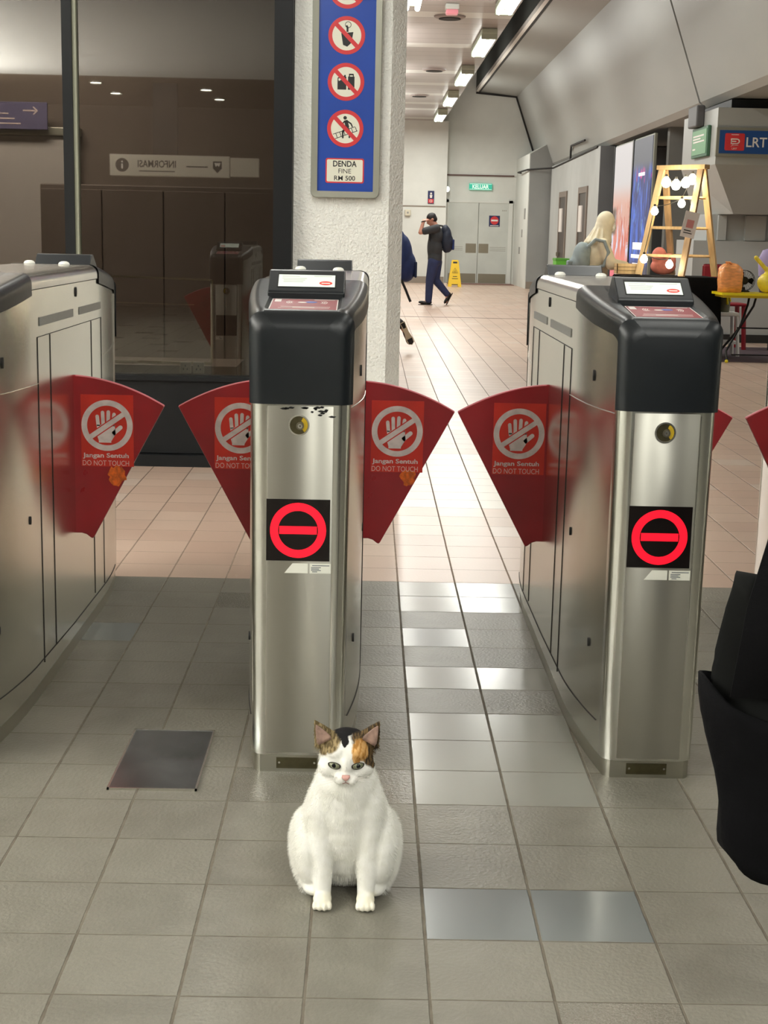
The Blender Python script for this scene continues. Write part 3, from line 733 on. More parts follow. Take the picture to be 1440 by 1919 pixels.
# head
H = Vector((0, -.032, .342))
b.ell(H, (.060, .058, .05)); b.ell(H + Vector((0, .012, .012)), (.054, .05, .045))
for s in (-1, 1):
    b.ell(H + Vector((s*.034, -.018, -.02)), (.030, .034, .026)); b.ell(H + Vector((s*.0125, -.057, -.037)), (.0155, .015, .0125))
    b.ell(H + Vector((s*.024, -.04, .018)), (.02, .016, .013))
b.ell(H + Vector((0, -.055, -.028)), (.013, .013, .012)); b.ell(H + Vector((0, -.046, -.047)), (.014, .016, .01)); b.ell(H + Vector((0, -.045, -.006)), (.0165, .022, .026))
def ear(s, b):
    """thick leaf: outline extruded and bent back"""
    base_c = H + Vector((s*.046, .004, .03)); tip = H + Vector((s*.0705, -.004, .0765))
    for k in range(9):
        u = k/8; c = base_c.lerp(tip, u); w = .028*(1-u)**.85 + .0035; d = .012*(1-u) + .004
        b.ell(c + Vector((0, .0, 0)), (w, d, .0085), Matrix.Rotation(s*.55, 3, 'Y'), nu=16, nv=8)
for s in (-1, 1): ear(s, b)
# hollow of each ear is carved by the inner ear mesh below
me = bake(b, 'cat_body', .003, 10, .5)
skin_mat = cat_mat(False); me.materials.append(skin_mat); me.materials.append(cat_mat(True))
body = link('body', me, cat, 'all')
vg = body.vertex_groups.new(name='len'); vd = body.vertex_groups.new(name='dens')
for v in me.vertices:
    c = v.co; l = 1.25 if (c.z < .24 and (abs(c.x) > .07 or c.y > .02)) else .8; d = 1.0
    if c.z > .29 and c.y < -.035: l = .3
    elif c.z > .36: l = .34
    if c.z > .39 and abs(c.x) > .04: l = .2
    if c.z < .06 and c.y < -.03: l = .1
    if c.z < .2 and c.y < -.05 and abs(c.x) > .02: l = min(l, .42)
    q = c - H
    if abs(q.x) < .012 and q.y < -.06 and -.042 < q.z < -.018: d = 0; l = .1        # nose leather
    for s in (-1, 1):
        if ((q.x-s*.0255)/.0185)**2 + ((q.z+.005)/.0125)**2 < 1 and q.y < -.03: d = 0
        if ((q.x-s*.0255)/.024)**2 + ((q.z+.005)/.018)**2 < 1 and q.y < -.03: l = .12
    vg.add([v.index], l, 'REPLACE'); vd.add([v.index], d, 'REPLACE')
pm = body.modifiers.new('fur', 'PARTICLE_SYSTEM'); ps = pm.particle_system; st = ps.settings
st.type = 'HAIR'; st.count = 42000; st.hair_length = .0042; st.hair_step = 3; st.use_advanced_hair = True
st.normal_factor = .0; st.tangent_factor = 0; st.object_align_factor = (0, -.0, -.0)
ps.vertex_group_length = 'len'; ps.vertex_group_density = 'dens'
st.render_step = 3; st.display_step = 3; st.material = 2
st.root_radius = .5; st.tip_radius = .05; st.radius_scale = .001; st.brownian_factor = .0006; st.factor_random = .0006
st.child_type = 'NONE'
st.use_hair_bspline = False
ps.seed = 4
st.normal_factor = .0021; st.object_align_factor = (0, .0, -.0017)
# eyes
def eyemat():
    m, g, p = newmat('cat_eye'); p.inputs['Roughness'].default_value = .08
    tc = g.n('ShaderNodeTexCoord').outputs['Object']; s = g.n('ShaderNodeSeparateXYZ'); g.l(tc, s.inputs[0])
    r = g.m('SQRT', g.m('ADD', g.m('POWER', s.outputs[0], 2), g.m('POWER', s.outputs[2], 2)))
    c = g.mix(g.step(r, .0035, .0085), lin((142, 148, 122)), lin((112, 114, 90)))
    pu = g.m('SQRT', g.m('ADD', g.m('POWER', g.m('MULTIPLY', g.m('SUBTRACT', s.outputs[0], 0.0), 1.05), 2), g.m('POWER', s.outputs[2], 2)))
    c = g.mix(g.m('SUBTRACT', 1, g.step(pu, .0046, .0056)), c, (.004, .004, .005))
    c = g.mix(g.step(r, .0112, .0128), c, lin((30, 26, 22)))
    g.l(c, p.inputs['Base Color']); return m
EYE = eyemat(); LID = mat('dark_eyelid', (46, 40, 34), .6); NOSE = mat('pink_nose', (206, 158, 148), .5); LIP = mat('mouth_line', (150, 112, 104), .7)
for s in (-1, 1):
    e = MB(); L = MB(); n = 28; rim = []; lid_o = []
    for k in range(n):
        t = 2*PI*k/n; x = .0135*math.cos(t); z = math.sin(t); z = z*(.0058 if z > 0 else .0082)
        x2 = x; z2 = z + s*x*.10*(1 if s > 0 else 1)
        rim.append((x2, z2))
    rows = []
    for f, dy in ((0.02, -.0045), (.35, -.0042), (.7, -.003), (1, 0)):
        rows.append([(x*f, dy, z*f) for x, z in rim])
    e.grid(rows, closed=True); e.f.append(tuple(range(n))); e.mi.append(0)
    loc = H + Vector((s*.0262, -.0565 if True else 0, -.005))
    eo = e.build('eye', EYE, cat, 'all', loc); eo.rotation_euler = (.05, 0, s*.28)
    lo = MB(); lo.tube([(x*1.06, .0, z*1.08) for x, z in rim + rim[:1]], [.0011 if 0 < (k/n) < .5 else .0007 for k in range(n+1)], 6)
    lo.build('eyelid', LID, eo, 'all')
nz = MB(); N = H + Vector((0, -.0705, -.0285))
nz.grid([[(x*w, y, z) for x in (-1, -.5, 0, .5, 1)] for w, y, z in ((.0085, .004, .0052), (.0092, -.0008, .003), (.0075, -.0026, -.001), (.004, -.0024, -.0048), (.001, -.001, -.0072))])
no = nz.build('nose', NOSE, cat, 'all', N); so = no.modifiers.new('s', 'SOLIDIFY'); so.thickness = .006
mo = MB(); mo.tube([N + Vector(p) for p in ((0, -.0005, -.006), (0, .001, -.0115))], .0008, 6)
for s in (-1, 1): mo.tube([N + Vector((s*x, y, z)) for x, y, z in ((0, .001, -.0115), (.006, .002, -.0145), (.013, .007, -.0135), (.018, .013, -.010))], .0009, 6)
mo.build('mouth', LIP, cat, 'all')
EARIN = mat('inner_ear_pink', (150, 122, 108), .7, 0, .3, 50)
for s in (-1, 1):
    e = MB(); rows = []
    base = H + Vector((s*.0485, -.0095, .034)); tip = H + Vector((s*.069, -.0085, .0715)); ax = (tip-base).normalized(); sd = Vector((1, 0, 0)) - ax*ax.x; sd.normalize()
    for k in range(7):
        u = k/6; c = base.lerp(tip, u); w = .0185*(1-u)**.8*(1 if k else .8) + .0012
        rows.append([tuple(c + sd*w*q + Vector((0, .0012*(1-q*q) - .004*(1-u) - .0022, 0))) for q in (-1, -.5, 0, .5, 1)])
    e.grid(rows); o = e.build('inner_ear', EARIN, cat, 'all'); q = o.modifiers.new('s', 'SOLIDIFY'); q.thickness = .003
wk = MB(); rnd = random.Random(2)
for s in (-1, 1):
    for k in range(6):
        a = H + Vector((s*.018, -.066, -.036 + .003*(k % 3))); l = rnd.uniform(.04, .06); up = -.012+.006*k
        wk.tube([a, a + Vector((s*l*.5, -.006, up*.7)), a + Vector((s*l, .004, up - .006))], [.0004, .0003, .0001], 4)
wk.build('whiskers', M['white'], cat)
# ------------------------------------------------------------------ things near the gates
# steel floor hatch
pl = thing('floor_hatch', 'polished steel floor hatch set in the tiles left of the middle gate', 'floor hatch', (-.563, 3.936, 0))
MB().rbox((-.118, -.233, .0), (.118, .233, .0045), .0015).build('cover_plate', mat('hatch_steel', (156, 162, 166), .24, 1, .08, 3, rvar=.07), pl)
r = MB()
for a, c in (((-.122, -.237), (-.116, .237)), ((.116, -.237), (.122, .237)), ((-.122, -.237), (.122, -.231)), ((-.122, .231), (.122, .237))): r.box((*a, 0), (*c, .0058))
r.build('rim', M['rim'], pl)
# black tote bag carried past by somebody beyond the right edge
CL = M['cloth_black']
bag = thing('tote_bag', 'black cloth tote bag hanging from its strap at the right photo edge', 'bag', (.765, 2.42, .37))
b = MB(); rows = []
for k in range(13):
    u = k/12; z = .0 + .34*u
    wx = .105 + .062*u + .006*math.sin(9*u); wy = .035 + .035*u
    row = []
    for i in range(36):
        t = 2*PI*i/36; c, s_ = math.cos(t), math.sin(t)
        x = wx*abs(c)**.7*(1 if c > 0 else -1); y = wy*abs(s_)**.7*(1 if s_ > 0 else -1)
        f = 1 + .03*math.sin(5*t+6*u)
        zz = z + .04*max(0, u-.5)*2*(-c if c < 0 else 0)
        row.append((x*f, y*f, zz + (.05*(1-u/.2)*c*c if u < .2 else 0) - .035*u*max(0, -s_)))
    rows.append(row)
b.grid(rows, closed=True); b.f.append(tuple(range(36))); b.mi.append(0)
o = b.build('bag_body', CL, bag, 'all'); q = o.modifiers.new('s', 'SOLIDIFY'); q.thickness = .006
s = MB()
def ribbon(mb, pts, w, t=.004):
    for p, q in zip(pts, pts[1:]): mb.bar(p, q, w, t, side=(0, 1, .1))
b2 = MB(); rows = []
for k in range(9):
    u = k/8; row = []
    for i in range(28):
        t = 2*PI*i/28; c, s_ = math.cos(t), math.sin(t)
        row.append((.012+(.158-.01*u)*abs(c)**.8*(1 if c > 0 else -1) + .012*math.sin(3*t+5*u), (.05-.01*u)*s_ + .008*math.sin(4*t), .3+.25*u + (.006*math.sin(5*t) if k == 8 else 0) - (.012*c if k > 5 else 0)))
    rows.append(row)
b2.grid(rows, closed=True); b2.f.append(tuple(8*28+i for i in range(28))); b2.mi.append(0)
b2.build('inner_lining', mat('charcoal_lining', (14, 15, 14), .9, 0, .25, 20, spec=.2), bag, 'all')
s.grid([[(-.135, -.064, .36), (-.09, -.07, .36), (-.04, -.066, .36)], [(-.115, -.06, .52), (-.07, -.066, .51), (-.02, -.062, .51)], [(-.075, -.05, .68), (-.035, -.055, .67), (.01, -.05, .66)], [(-.025, -.03, .82), (.01, -.036, .81), (.045, -.03, .80)], [(.06, .0, .95), (.085, -.006, .94), (.115, .0, .93)], [(.15, .0, 1.06), (.17, -.004, 1.05), (.19, .0, 1.04)], [(.235, .0, 1.105), (.24, -.004, 1.09), (.245, .0, 1.07)], [(.30, .03, 1.10), (.30, .028, 1.09), (.30, .03, 1.075)]])
s.grid([[(.09, .055, .36), (.12, .06, .36)], [(.15, .04, .7), (.18, .04, .7)], [(.18, .03, .95), (.205, .03, .94)], [(.21, .03, 1.07), (.225, .03, 1.06)], [(.29, .04, 1.1), (.29, .04, 1.08)]])
so = s.build('strap', CL, bag, 'all'); q = so.modifiers.new('s', 'SOLIDIFY'); q.thickness = .006
b3 = MB(); b3.tube([(.0+.03*math.cos(t), -.066, .545+.018*math.sin(t)) for t in [PI*k/10 for k in range(11)]], .006, 8); b3.build('strap_loop', mat('loop_grey', (60, 58, 52), .8), bag, True)
# notice panel on the column
sg = thing('prohibition_sign', 'tall blue prohibition sign in a grey frame on the white column', 'sign', (-.165, C0, 1.70))
x0, x1, z0, z1 = -.213, .213, 0, 1.62
def rrect(x0, x1, z0, z1, r, n=6):
    out = []
    for cx, cz, a in ((x1-r, z1-r, 0), (x0+r, z1-r, PI/2), (x0+r, z0+r, PI), (x1-r, z0+r, 1.5*PI)):
        out += [(cx+r*math.cos(a+PI/2*k/n), cz+r*math.sin(a+PI/2*k/n)) for k in range(n+1)]
    return out
f = MB(); o_ = rrect(x0, x1, z0, z1, .035); i_ = rrect(x0+.04, x1-.04, z0+.04, z1-.04, .004); n = len(o_)
f.grid([[(x, 0, z) for x, z in o_], [(x, -.04, z) for x, z in o_], [(x*.985, -.05, .81+(z-.81)*.995) for x, z in o_], [(x, -.046, z) for x, z in i_], [(x, -.03, z) for x, z in i_]], closed=True)
f.build('frame', M['frame_grey'], sg, 30)
MB().box((x0+.039, -.034, z0+.039), (x1-.039, -.004, z1-.039)).build('board', M['blue'], sg)
def picto(cz, kind):
    b = MB(); cx = -.004; R = .112; y0 = -.034
    def pr(pts, k, mi): b.prism([(cx+x, cz+z) for x, z in pts], y0-.0004*k, y0+.001, 'y', mi)
    b.disc((cx, cz), R, y0-.0004, y0+.001, 'y', 44, 0); b.ring((cx, cz), R*.79, R, y0-.0018, y0+.001, 'y', 44, 1)
    def stroke(p, q, w, k=2): 
        d = Vector((q[0]-p[0], q[1]-p[1])).normalized(); nx, nz_ = -d.y*w/2, d.x*w/2
        pr([(p[0]+nx, p[1]+nz_), (q[0]+nx, q[1]+nz_), (q[0]-nx, q[1]-nz_), (p[0]-nx, p[1]-nz_)], k, 2)
    if kind == 'bin':
        pr([(-.034, .012), (.04, .02), (.03, -.042), (.004, -.066), (-.022, -.056)], 2, 2); stroke((.004, .02), (.004, .05), .012)
        b.ring((cx+.008, cz+.062), .016, .0195, y0-.0008, y0+.001, 'y', 14, 2); b.disc((cx+.0, cz+.052), .007, y0-.0008, y0+.001, 'y', 10, 2)
    elif kind == 'gas':
        pr([(-.052, -.046), (.002, -.046), (.002, .03), (-.02, .036), (-.052, .024)], 2, 2); pr([(.012, -.046), (.052, -.046), (.052, .032), (.012, .032)], 2, 2)
        stroke((.018, .044), (.046, .044), .009); stroke((.02, .03), (.02, .046), .006); stroke((.044, .03), (.044, .046), .006); stroke((-.012, .036), (-.002, .036), .01)
        pr([(-.044, .004), (-.03, .012), (-.036, .022), (-.048, .018)], 3, 0)
    elif kind == 'track':
        stroke((-.075, -.035), (.06, .012), .004); stroke((-.062, -.062), (.075, -.012), .004)
        for k in range(6): stroke((-.058+.024*k, -.03+.008*k), (-.048+.024*k, -.056+.008*k), .004)
        b.disc((cx-.002, cz+.064), .011, y0-.0008, y0+.001, 'y', 16, 2)
        stroke((.002, .05), (.014, .006), .022); stroke((.01, .046), (.034, .03), .009); stroke((.034, .032), (.044, .01), .008); stroke((-.004, .044), (-.026, .02), .008); stroke((-.026, .02), (-.046, .036), .008)
        stroke((.008, .01), (-.016, -.02), .013); stroke((-.016, -.018), (-.014, -.058), .01); stroke((.014, .008), (.028, -.022), .012); stroke((.028, -.02), (.026, -.056), .01)
    else:
        pr([(-.04, -.03), (.04, -.03), (.03, .03), (-.03, .03)], 2, 2)
    d = math.radians(-45); c, s_ = math.cos(d), math.sin(d)
    pr([(c*x-s_*z, s_*x+c*z) for x, z in ((-R*.86, -.0125), (R*.86, -.0125), (R*.86, .0125), (-R*.86, .0125))], 4, 1)
    b.build('prohibition_symbol', [M['sign_cream'], M['sign_red'], M['ink']], sg)
for cz, k in ((1.235, 'x'), (.968, 'bin'), (.695, 'gas'), (.418, 'track')): picto(cz, k)
d = MB(); y0 = -.034
d.prism(rrect(-.122, .116, .09, .24, .012, 3), y0-.0006, y0+.001, 'y', 1); d.prism(rrect(-.114, .108, .098, .232, .008, 3), y0-.001, y0+.001, 'y', 0)
put_text(d, 'DENDA', (-.003, .207), .146, .036, y0-.0016, 'y', .02, 2); put_text(d, 'FINE', (-.003, .163), .078, .027, y0-.0016, 'y', 0, 2); put_text(d, 'RM 500', (-.003, .12), .13, .029, y0-.0016, 'y', .01, 2)
d.build('fine_notice', [M['sign_cream'], M['sign_red'], M['ink']], sg)
sg.rotation_euler = (0, 0, 0)
# inside the office
t = thing('wall_socket', 'pair of white power sockets on the ledge behind the tinted glass', 'power socket', (-1.135, 9.335, .575))
for x in (-.042, .042): MB().rbox((x-.036, -.012, 0), (x+.036, .012, .075), .004).build('socket_plate', M['wall_white'], t)
for x in (-.042, .042):
    q = MB()
    for dx, dz in ((-.012, .028), (.012, .028), (0, .05)): q.box((x+dx-.004, -.0135, dz-.006), (x+dx+.004, -.011, dz+.006))
    q.build('socket_slots', M['seam'], t)
t = thing('wall_board', 'pale beige board inside the office beyond the left window pane', 'board', (-3.2, 12.57, 1.2))
MB().rbox((-1.4, -.05, -1.2), (.73, .02, 1.03), .01).build('panel', mat('beige_board', (172, 168, 164), .6), t)
MB().rbox((-1.4, -.09, 1.03), (.75, .03, 1.1), .01).build('top_rail', M['frame_grey'], t)
t = thing('office_cabinet', 'dark brown cabinet inside the office behind the window mullion', 'cabinet', (-1.86, 12.08, 0))
MB().rbox((-.78, -.28, 0), (1.2, .35, 1.82), .01).build('carcass', mat('dark_cabinet', (96, 86, 78), .6, 0, .06, 2), t)
for x in (-.77, -.28, .21, .7): MB().rbox((x, -.3, .06), (x+.48, -.279, 1.78), .004).build('cabinet_door', mat('cabinet_door', (96, 86, 78), .6) if 'cabinet_door' not in bpy.data.materials else bpy.data.materials['cabinet_door'], t)
t = thing('glass_screen', 'thin clear desk screen with pale edges behind the window', 'desk screen', (-1.5, 10.0, .55))
e = MB(); e.bar((-.75, 0, .62), (.42, 0, .6), .008, .012); e.bar((.42, 0, .6), (.42, 0, .03), .012, .012); e.bar((-.75, 0, .44), (.3, 0, .43), .006, .006); e.bar((-.75, 0, .62), (-.75, 0, .03), .008, .008)
e.bar((-.75, 0, .03), (.42, 0, .03), .01, .02)
e.build('edge_frame', mat('screen_edge', (190, 180, 150), .4), t)
MB().box((-.8, -.1, -.55), (.6, .5, .02)).build('desk', M['office'], t)
t = thing('office_sign', 'dim violet direction sign with a white arrow seen through the left pane', 'sign', (-3.1, 12.4, 2.27))
MB().rbox((-.6, 0, 0), (.4, .03, .22), .004).build('board', mat('violet_sign', (92, 88, 120), .5), t)
a = MB(); a.box((.2, -.003, .145), (.31, .001, .157)); a.prism([(.28, .18), (.29, .185), (.325, .151), (.29, .117), (.28, .122), (.308, .151)], -.003, .001, 'y')
for k in range(3): a.box((-.3, -.003, .04+.04*k), (.18-.05*k, .001, .05+.04*k))
a.build('arrow', M['white_grey'], t)
# information counter sign and downlights on the far side of the concourse, mirrored in the tinted glass
t = thing('information_sign', 'white hanging information counter sign mirrored in the tinted glass', 'sign', (-3.18, -5.0, 2.28))
MB().rbox((-.94, -.06, 0), (.94, .06, .33), .01).build('light_box', mat('sign_body', (206, 198, 184), .5, emit=.04), t)
q = MB(); Y = .0625
q.disc((-.745, .165), .105, .06, Y, 'y', 32, 0); q.box((-.757, .06, .11), (-.733, Y+.002, .185), 1); q.disc((-.745, .215), .014, .06, Y+.002, 'y', 12, 1)
put_text(q, 'INFORMASI', (-.2, .19), .6, .11, Y, 'y', .02, 0, flip=-1)
q.box((-.48, .06, .07), (.08, Y, .085), 0)
q.box((.26, .06, .15), (.6, Y, .168), 0)
q.prism([(.68, .25), (.82, .25), (.82, .14), (.75, .07), (.68, .14)], .06, Y, 'y', 0); q.prism([(.70, .225), (.80, .225), (.775, .165), (.75, .19), (.725, .165)], .06, Y+.001, 'y', 1)
for i, (x, y, z) in enumerate(q.v): q.v[i] = (-x if False else x, y, z)
q.build('lettering', [M['ink'], M['white']], t)
MB().box((-.26, -.05, .33), (.12, .05, 1.42)).build('hanger', M['seam'], t)
MB().rbox((.95, -.06, .02), (1.4, .06, .31), .01).build('side_panel', mat('sign_side', (190, 182, 168), .5), t)
for k, (x, y) in enumerate(((-4.33, -5.0), (-4.32, -6.76), (-2.7, -5.8), (-2.66, -7.5))):
    t = thing('downlight', ('round ceiling downlight mirrored highest at the left of the glass', 'round ceiling downlight mirrored second from the left in the glass', 'round ceiling downlight mirrored third from the left in the glass', 'round ceiling downlight mirrored lowest beside the black post')[k], 'downlight', (x, y, 3.7), 0, 'mirrored downlights')
    MB().ring((0, 0), .09, .12, -.02, 0, 'z', 28).build('trim_ring', M['rim'], t)
    q = MB(); q.disc((0, 0), .09, -.012, -.004, 'z', 28); q.build('lens', M['spot'], t)
# ------------------------------------------------------------------ people
def V3(*a): return Vector(a)
def hand(b, wrist, fwd, palm_n, s=1.0, curl=.5):
    """palm, four bent fingers and a thumb, added to a body before its skin is grown"""
    f = Vector(fwd).normalized(); n = Vector(palm_n); n = (n - f*n.dot(f)).normalized(); w = f.cross(n)
    p = Vector(wrist); rot = Matrix((w, f, n)).transposed()
    b.ell(p + f*.045*s, (.040*s, .052*s, .017*s), rot)
    for k, L in enumerate((.062, .075, .070, .055)):
        o = w*(.028-.0187*k)*s; a = p + f*.085*s + o; m_ = a + (f*math.cos(curl*.5) + n*math.sin(curl*.5))*L*.5*s; e = m_ + (f*math.cos(curl*1.6) + n*math.sin(curl*1.6))*L*.5*s
        b.caps(a, .0095*s, m_, .009*s); b.caps(m_, .009*s, e, .0075*s)
    a = p + f*.03*s + w*.035*s; m_ = a + (f*.6 + w*.8).normalized()*.035*s; b.caps(a, .013*s, m_, .011*s); b.caps(m_, .011*s, m_ + (f*.9 + n*.35).normalized()*.03*s, .009*s)
def head(b, c, fwd, s=1.0):
    """skull, jaw, nose, brow, lips, ears; fwd is where the face looks"""
    f = Vector(fwd).normalized(); r = f.cross(Vector((0, 0, 1))).normalized(); u = r.cross(f)
    rot = Matrix((r, f, u)).transposed(); P = lambda x, y, z: Vector(c) + (r*x + f*y + u*z)*s
    b.ell(P(0, -.012, .03), (.078*s, .098*s, .088*s), rot); b.ell(P(0, .025, -.045), (.058*s, .066*s, .07*s), rot); b.ell(P(0, .065, -.088), (.026*s, .024*s, .02*s), rot)
    b.caps(P(0, .092, .012), .009*s, P(0, .112, -.026), .013*s); b.ell(P(0, .088, .03), (.05*s, .014*s, .012*s), rot); b.ell(P(0, .092, -.056), (.024*s, .011*s, .009*s), rot)
    for k in (-1, 1): b.ell(P(k*.079, -.012, -.005), (.011*s, .022*s, .034*s), rot); b.ell(P(k*.03, .085, .008), (.013*s, .009*s, .008*s), rot)
    return rot, P
def face_parts(par, c, fwd, s=1.0, hairline=None):
    f = Vector(fwd).normalized(); r = f.cross(Vector((0, 0, 1))).normalized(); u = r.cross(f); rot = Matrix((r, f, u)).transposed()
    P = lambda x, y, z: Vector(c) + (r*x + f*y + u*z)*s
    e = MB()
    for k in (-1, 1): e.ell(P(k*.03, .09, .009), (.012*s, .006*s, .006*s), rot, 0, 10, 6); e.ell(P(k*.03, .0955, .009), (.005*s, .002*s, .005*s), rot, 1, 8, 6); e.ell(P(k*.031, .092, .03), (.02*s, .006*s, .004*s), rot, 1, 10, 6)
    e.build('eyes', [M['white'], M['hair']], par, 'all')
    if hairline:
        h = MB(); h.ell(P(0, -.022, .042), (.086*s, .1*s, .088*s), rot); h.ell(P(0, -.05, -.01), (.08*s, .068*s, .07*s), rot)
        skin(h, 'hair', M['hair'], par, .012*s, 2)
def shoe(par, ankle, toe, s=1.0, pale=False):
    a, t = Vector(ankle), Vector(toe); d = (t-a); L = d.length; f = d.normalized(); r = f.cross(Vector((0, 0, 1))).normalized(); u = r.cross(f); rot = Matrix((r, f, u)).transposed()
    b = MB(); b.ell(a + f*.0, (.044*s, .062*s, .048*s), rot); b.ell(a.lerp(t, .45) - u*.008, (.045*s, L*.42, .036*s), rot); b.ell(t - f*.06, (.048*s, .07*s, .03*s), rot)
    skin(b, 'shoe', M['shoe'], par, .011*s, 3)
    q = MB(); pts = [(-.038, -.075), (.038, -.075), (.036, L*.35), (.05, L*.75), (.045, L*.97), (0, L*1.06), (-.045, L*.97), (-.05, L*.75), (-.036, L*.35)]
    q.T = Matrix.Translation(a) @ rot.to_4x4(); q.prism(pts, -.058*s, -.04*s, 'z', 0)
    mats = [M['sole'] if pale else M['hair']]
    if pale:
        mats.append(M['shoe'])
        q.prism([(-.04, L*.72), (.04, L*.72), (.036, L*.98), (0, L*1.02), (-.036, L*.98)], -.0605, -.057, 'z', 1); q.prism([(-.03, -.06), (.03, -.06), (.02, .02), (-.02, .02)], -.0605, -.057, 'z', 1)
    q.build('sole', mats, par)

# --- man in charcoal shirt walking left, hand at his forehead
Y = 31.0
man = thing('person', 'man in charcoal shirt and navy trousers walking left, hand raised to his forehead', 'person', (1.36, Y, 0))
J = lambda x, y, z: (x-1.36, y, z)
b = MB(); hc = J(1.275, 0, 1.775); fw = (-.82, -.1, -.5)
head(b, hc, fw, 1.08)
b.caps(J(1.33, 0, 1.70), .062, J(1.39, 0, 1.60), .075)
b.ell(J(1.40, 0, 1.42), (.12, .19, .24)); b.ell(J(1.38, 0, 1.1), (.125, .17, .2)); b.ell(J(1.37, 0, .95), (.13, .175, .13))
Wn = J(1.10, -.2, 1.735)
b.caps(J(1.38, -.2, 1.60), .062, J(1.04, -.25, 1.505), .047); b.caps(J(1.04, -.25, 1.505), .047, Wn, .034)
hand(b, Wn, (.16, .12, .08), (.3, .6, -.4), 1.05, .5)
b.caps(J(1.40, .2, 1.58), .06, J(1.44, .26, 1.26), .045); b.caps(J(1.44, .26, 1.26), .043, J(1.33, .25, 1.02), .033); hand(b, J(1.33, .25, 1.02), (-.2, 0, -.9), (-.6, -.5, 0), 1.0, .6)
b.caps(J(1.34, -.09, .93), .095, J(1.27, -.08, .5), .062); b.caps(J(1.27, -.08, .5), .06, J(1.26, -.08, .09), .042)
b.caps(J(1.40, .09, .93), .095, J(1.395, .09, .53), .062); b.caps(J(1.395, .09, .53), .06, J(1.655, .09, .22), .042)
b.caps(J(1.26, -.08, .07), .04, J(1.11, -.08, .045), .035); b.caps(J(1.66, .09, .21), .04, J(1.65, .09, .06), .032)
skin(b, 'body', M['skin_m'], man, .013, 5)
face_parts(man, hc, fw, 1.08, True)
c = MB(); c.ell(J(1.40, 0, 1.44), (.142, .215, .2)); c.ell(J(1.385, 0, 1.2), (.148, .198, .22)); c.ell(J(1.37, 0, .98), (.155, .2, .16)); c.caps(J(1.37, 0, 1.4), .15, J(1.37, 0, 1.02), .155)
c.caps(J(1.38, -.19, 1.6), .085, J(1.13, -.245, 1.535), .078); c.caps(J(1.40, .19, 1.58), .085, J(1.43, .25, 1.36), .075); c.caps(J(1.37, 0, 1.62), .085, J(1.40, 0, 1.55), .1)
c.ell(J(1.3, 0, 1.2), (.1, .15, .3))
skin(c, 'shirt', M['shirt'], man, .014, 5)
c = MB(); c.ell(J(1.37, 0, .93), (.15, .19, .13)); c.caps(J(1.34, -.09, .9), .125, J(1.27, -.08, .5), .09); c.caps(J(1.27, -.08, .5), .088, J(1.255, -.08, .1), .074)
c.caps(J(1.41, .09, .9), .125, J(1.40, .09, .52), .09); c.caps(J(1.40, .09, .52), .088, J(1.65, .09, .235), .07)
skin(c, 'trousers', M['jean'], man, .014, 5)
shoe(man, J(1.265, -.08, .058), J(1.05, -.08, .055), 1.05); shoe(man, J(1.69, .09, .21), J(1.605, .09, .035), 1.05)
MB().tube([Vector(Wn) + Vector((.0+.038*math.cos(t), .038*math.sin(t)*.9, .012*math.cos(t))) for t in [2*PI*k/14 for k in range(15)]], .012, 8).build('wristwatch', M['shoe'], man, True)
bp = thing('backpack', 'dark navy backpack on the back of the man walking left', 'backpack', (1.6, Y, 1.1))
c = MB(); c.ell((-.0, 0, .27), (.12, .165, .28)); c.ell((.04, 0, .2), (.115, .16, .2)); c.ell((-.03, 0, .45), (.09, .13, .13)); skin(c, 'pack_body', mat('dark_navy_pack', (26, 34, 50), .7, 0, .15, 8), bp, .013, 4)
c = MB(); c.rbox((.12, -.1, .06), (.17, .1, .28), .02); c.build('front_pocket', M['navy'], bp)
for y in (-.11, .11): MB().tube([(-.08, y, .55), (-.22, y, .57), (-.35, y, .45), (-.36, y, .25), (-.22, y, .1), (-.06, y, .06)], .018, 8).build('shoulder_strap', M['shoe'], bp, True)

# --- walker mostly behind the column: navy pack and one lifted sole in sight
Y = 18.6
wk_ = thing('person', 'walker half hidden by the white column, pale shoe sole lifted behind', 'person', (.2, Y, 0))
b = MB(); hc = (-.08, 0, 1.72); fw = (-.8, .55, -.1); head(b, hc, fw, 1.0)
b.caps((-.05, 0, 1.6), .06, (-.02, 0, 1.52), .07); b.ell((0, 0, 1.32), (.14, .19, .24)); b.ell((0, 0, 1.02), (.14, .17, .18)); b.ell((0, 0, .9), (.14, .17, .12))
for s in (-1, 1):
    b.caps((0, s*.2, 1.46), .055, (s*.05, s*.25, 1.15), .042); b.caps((s*.05, s*.25, 1.15), .042, (s*.02-.12, s*.25, .93), .032); hand(b, (s*.02-.12, s*.25, .93), (-.2, 0, -1), (-.6, -.4*s, 0), 1, .5)
b.caps((0, .09, .9), .09, (-.12, .09, .48), .06); b.caps((-.12, .09, .48), .058, (-.1, .09, .08), .04); b.caps((-.1, .09, .06), .038, (-.24, .09, .04), .032)
b.caps((.02, -.09, .9), .09, (-.02, -.1, .5), .06); b.caps((-.02, -.1, .5), .058, (.215, -.13, .34), .038); b.caps((.22, -.13, .33), .038, (.3, -.12, .2), .03)
skin(b, 'body', M['skin_m'], wk_, .014, 5); face_parts(wk_, hc, fw, 1, True)
c = MB(); c.ell((0, 0, 1.36), (.165, .22, .24)); c.caps((0, 0, 1.3), .165, (0, 0, .96), .17)
for s in (-1, 1): c.caps((0, s*.2, 1.46), .075, (s*.05, s*.25, 1.15), .06); c.caps((s*.05, s*.25, 1.15), .06, (s*.02-.1, s*.25, .97), .048)
skin(c, 'jacket', M['navy'], wk_, .015, 5)
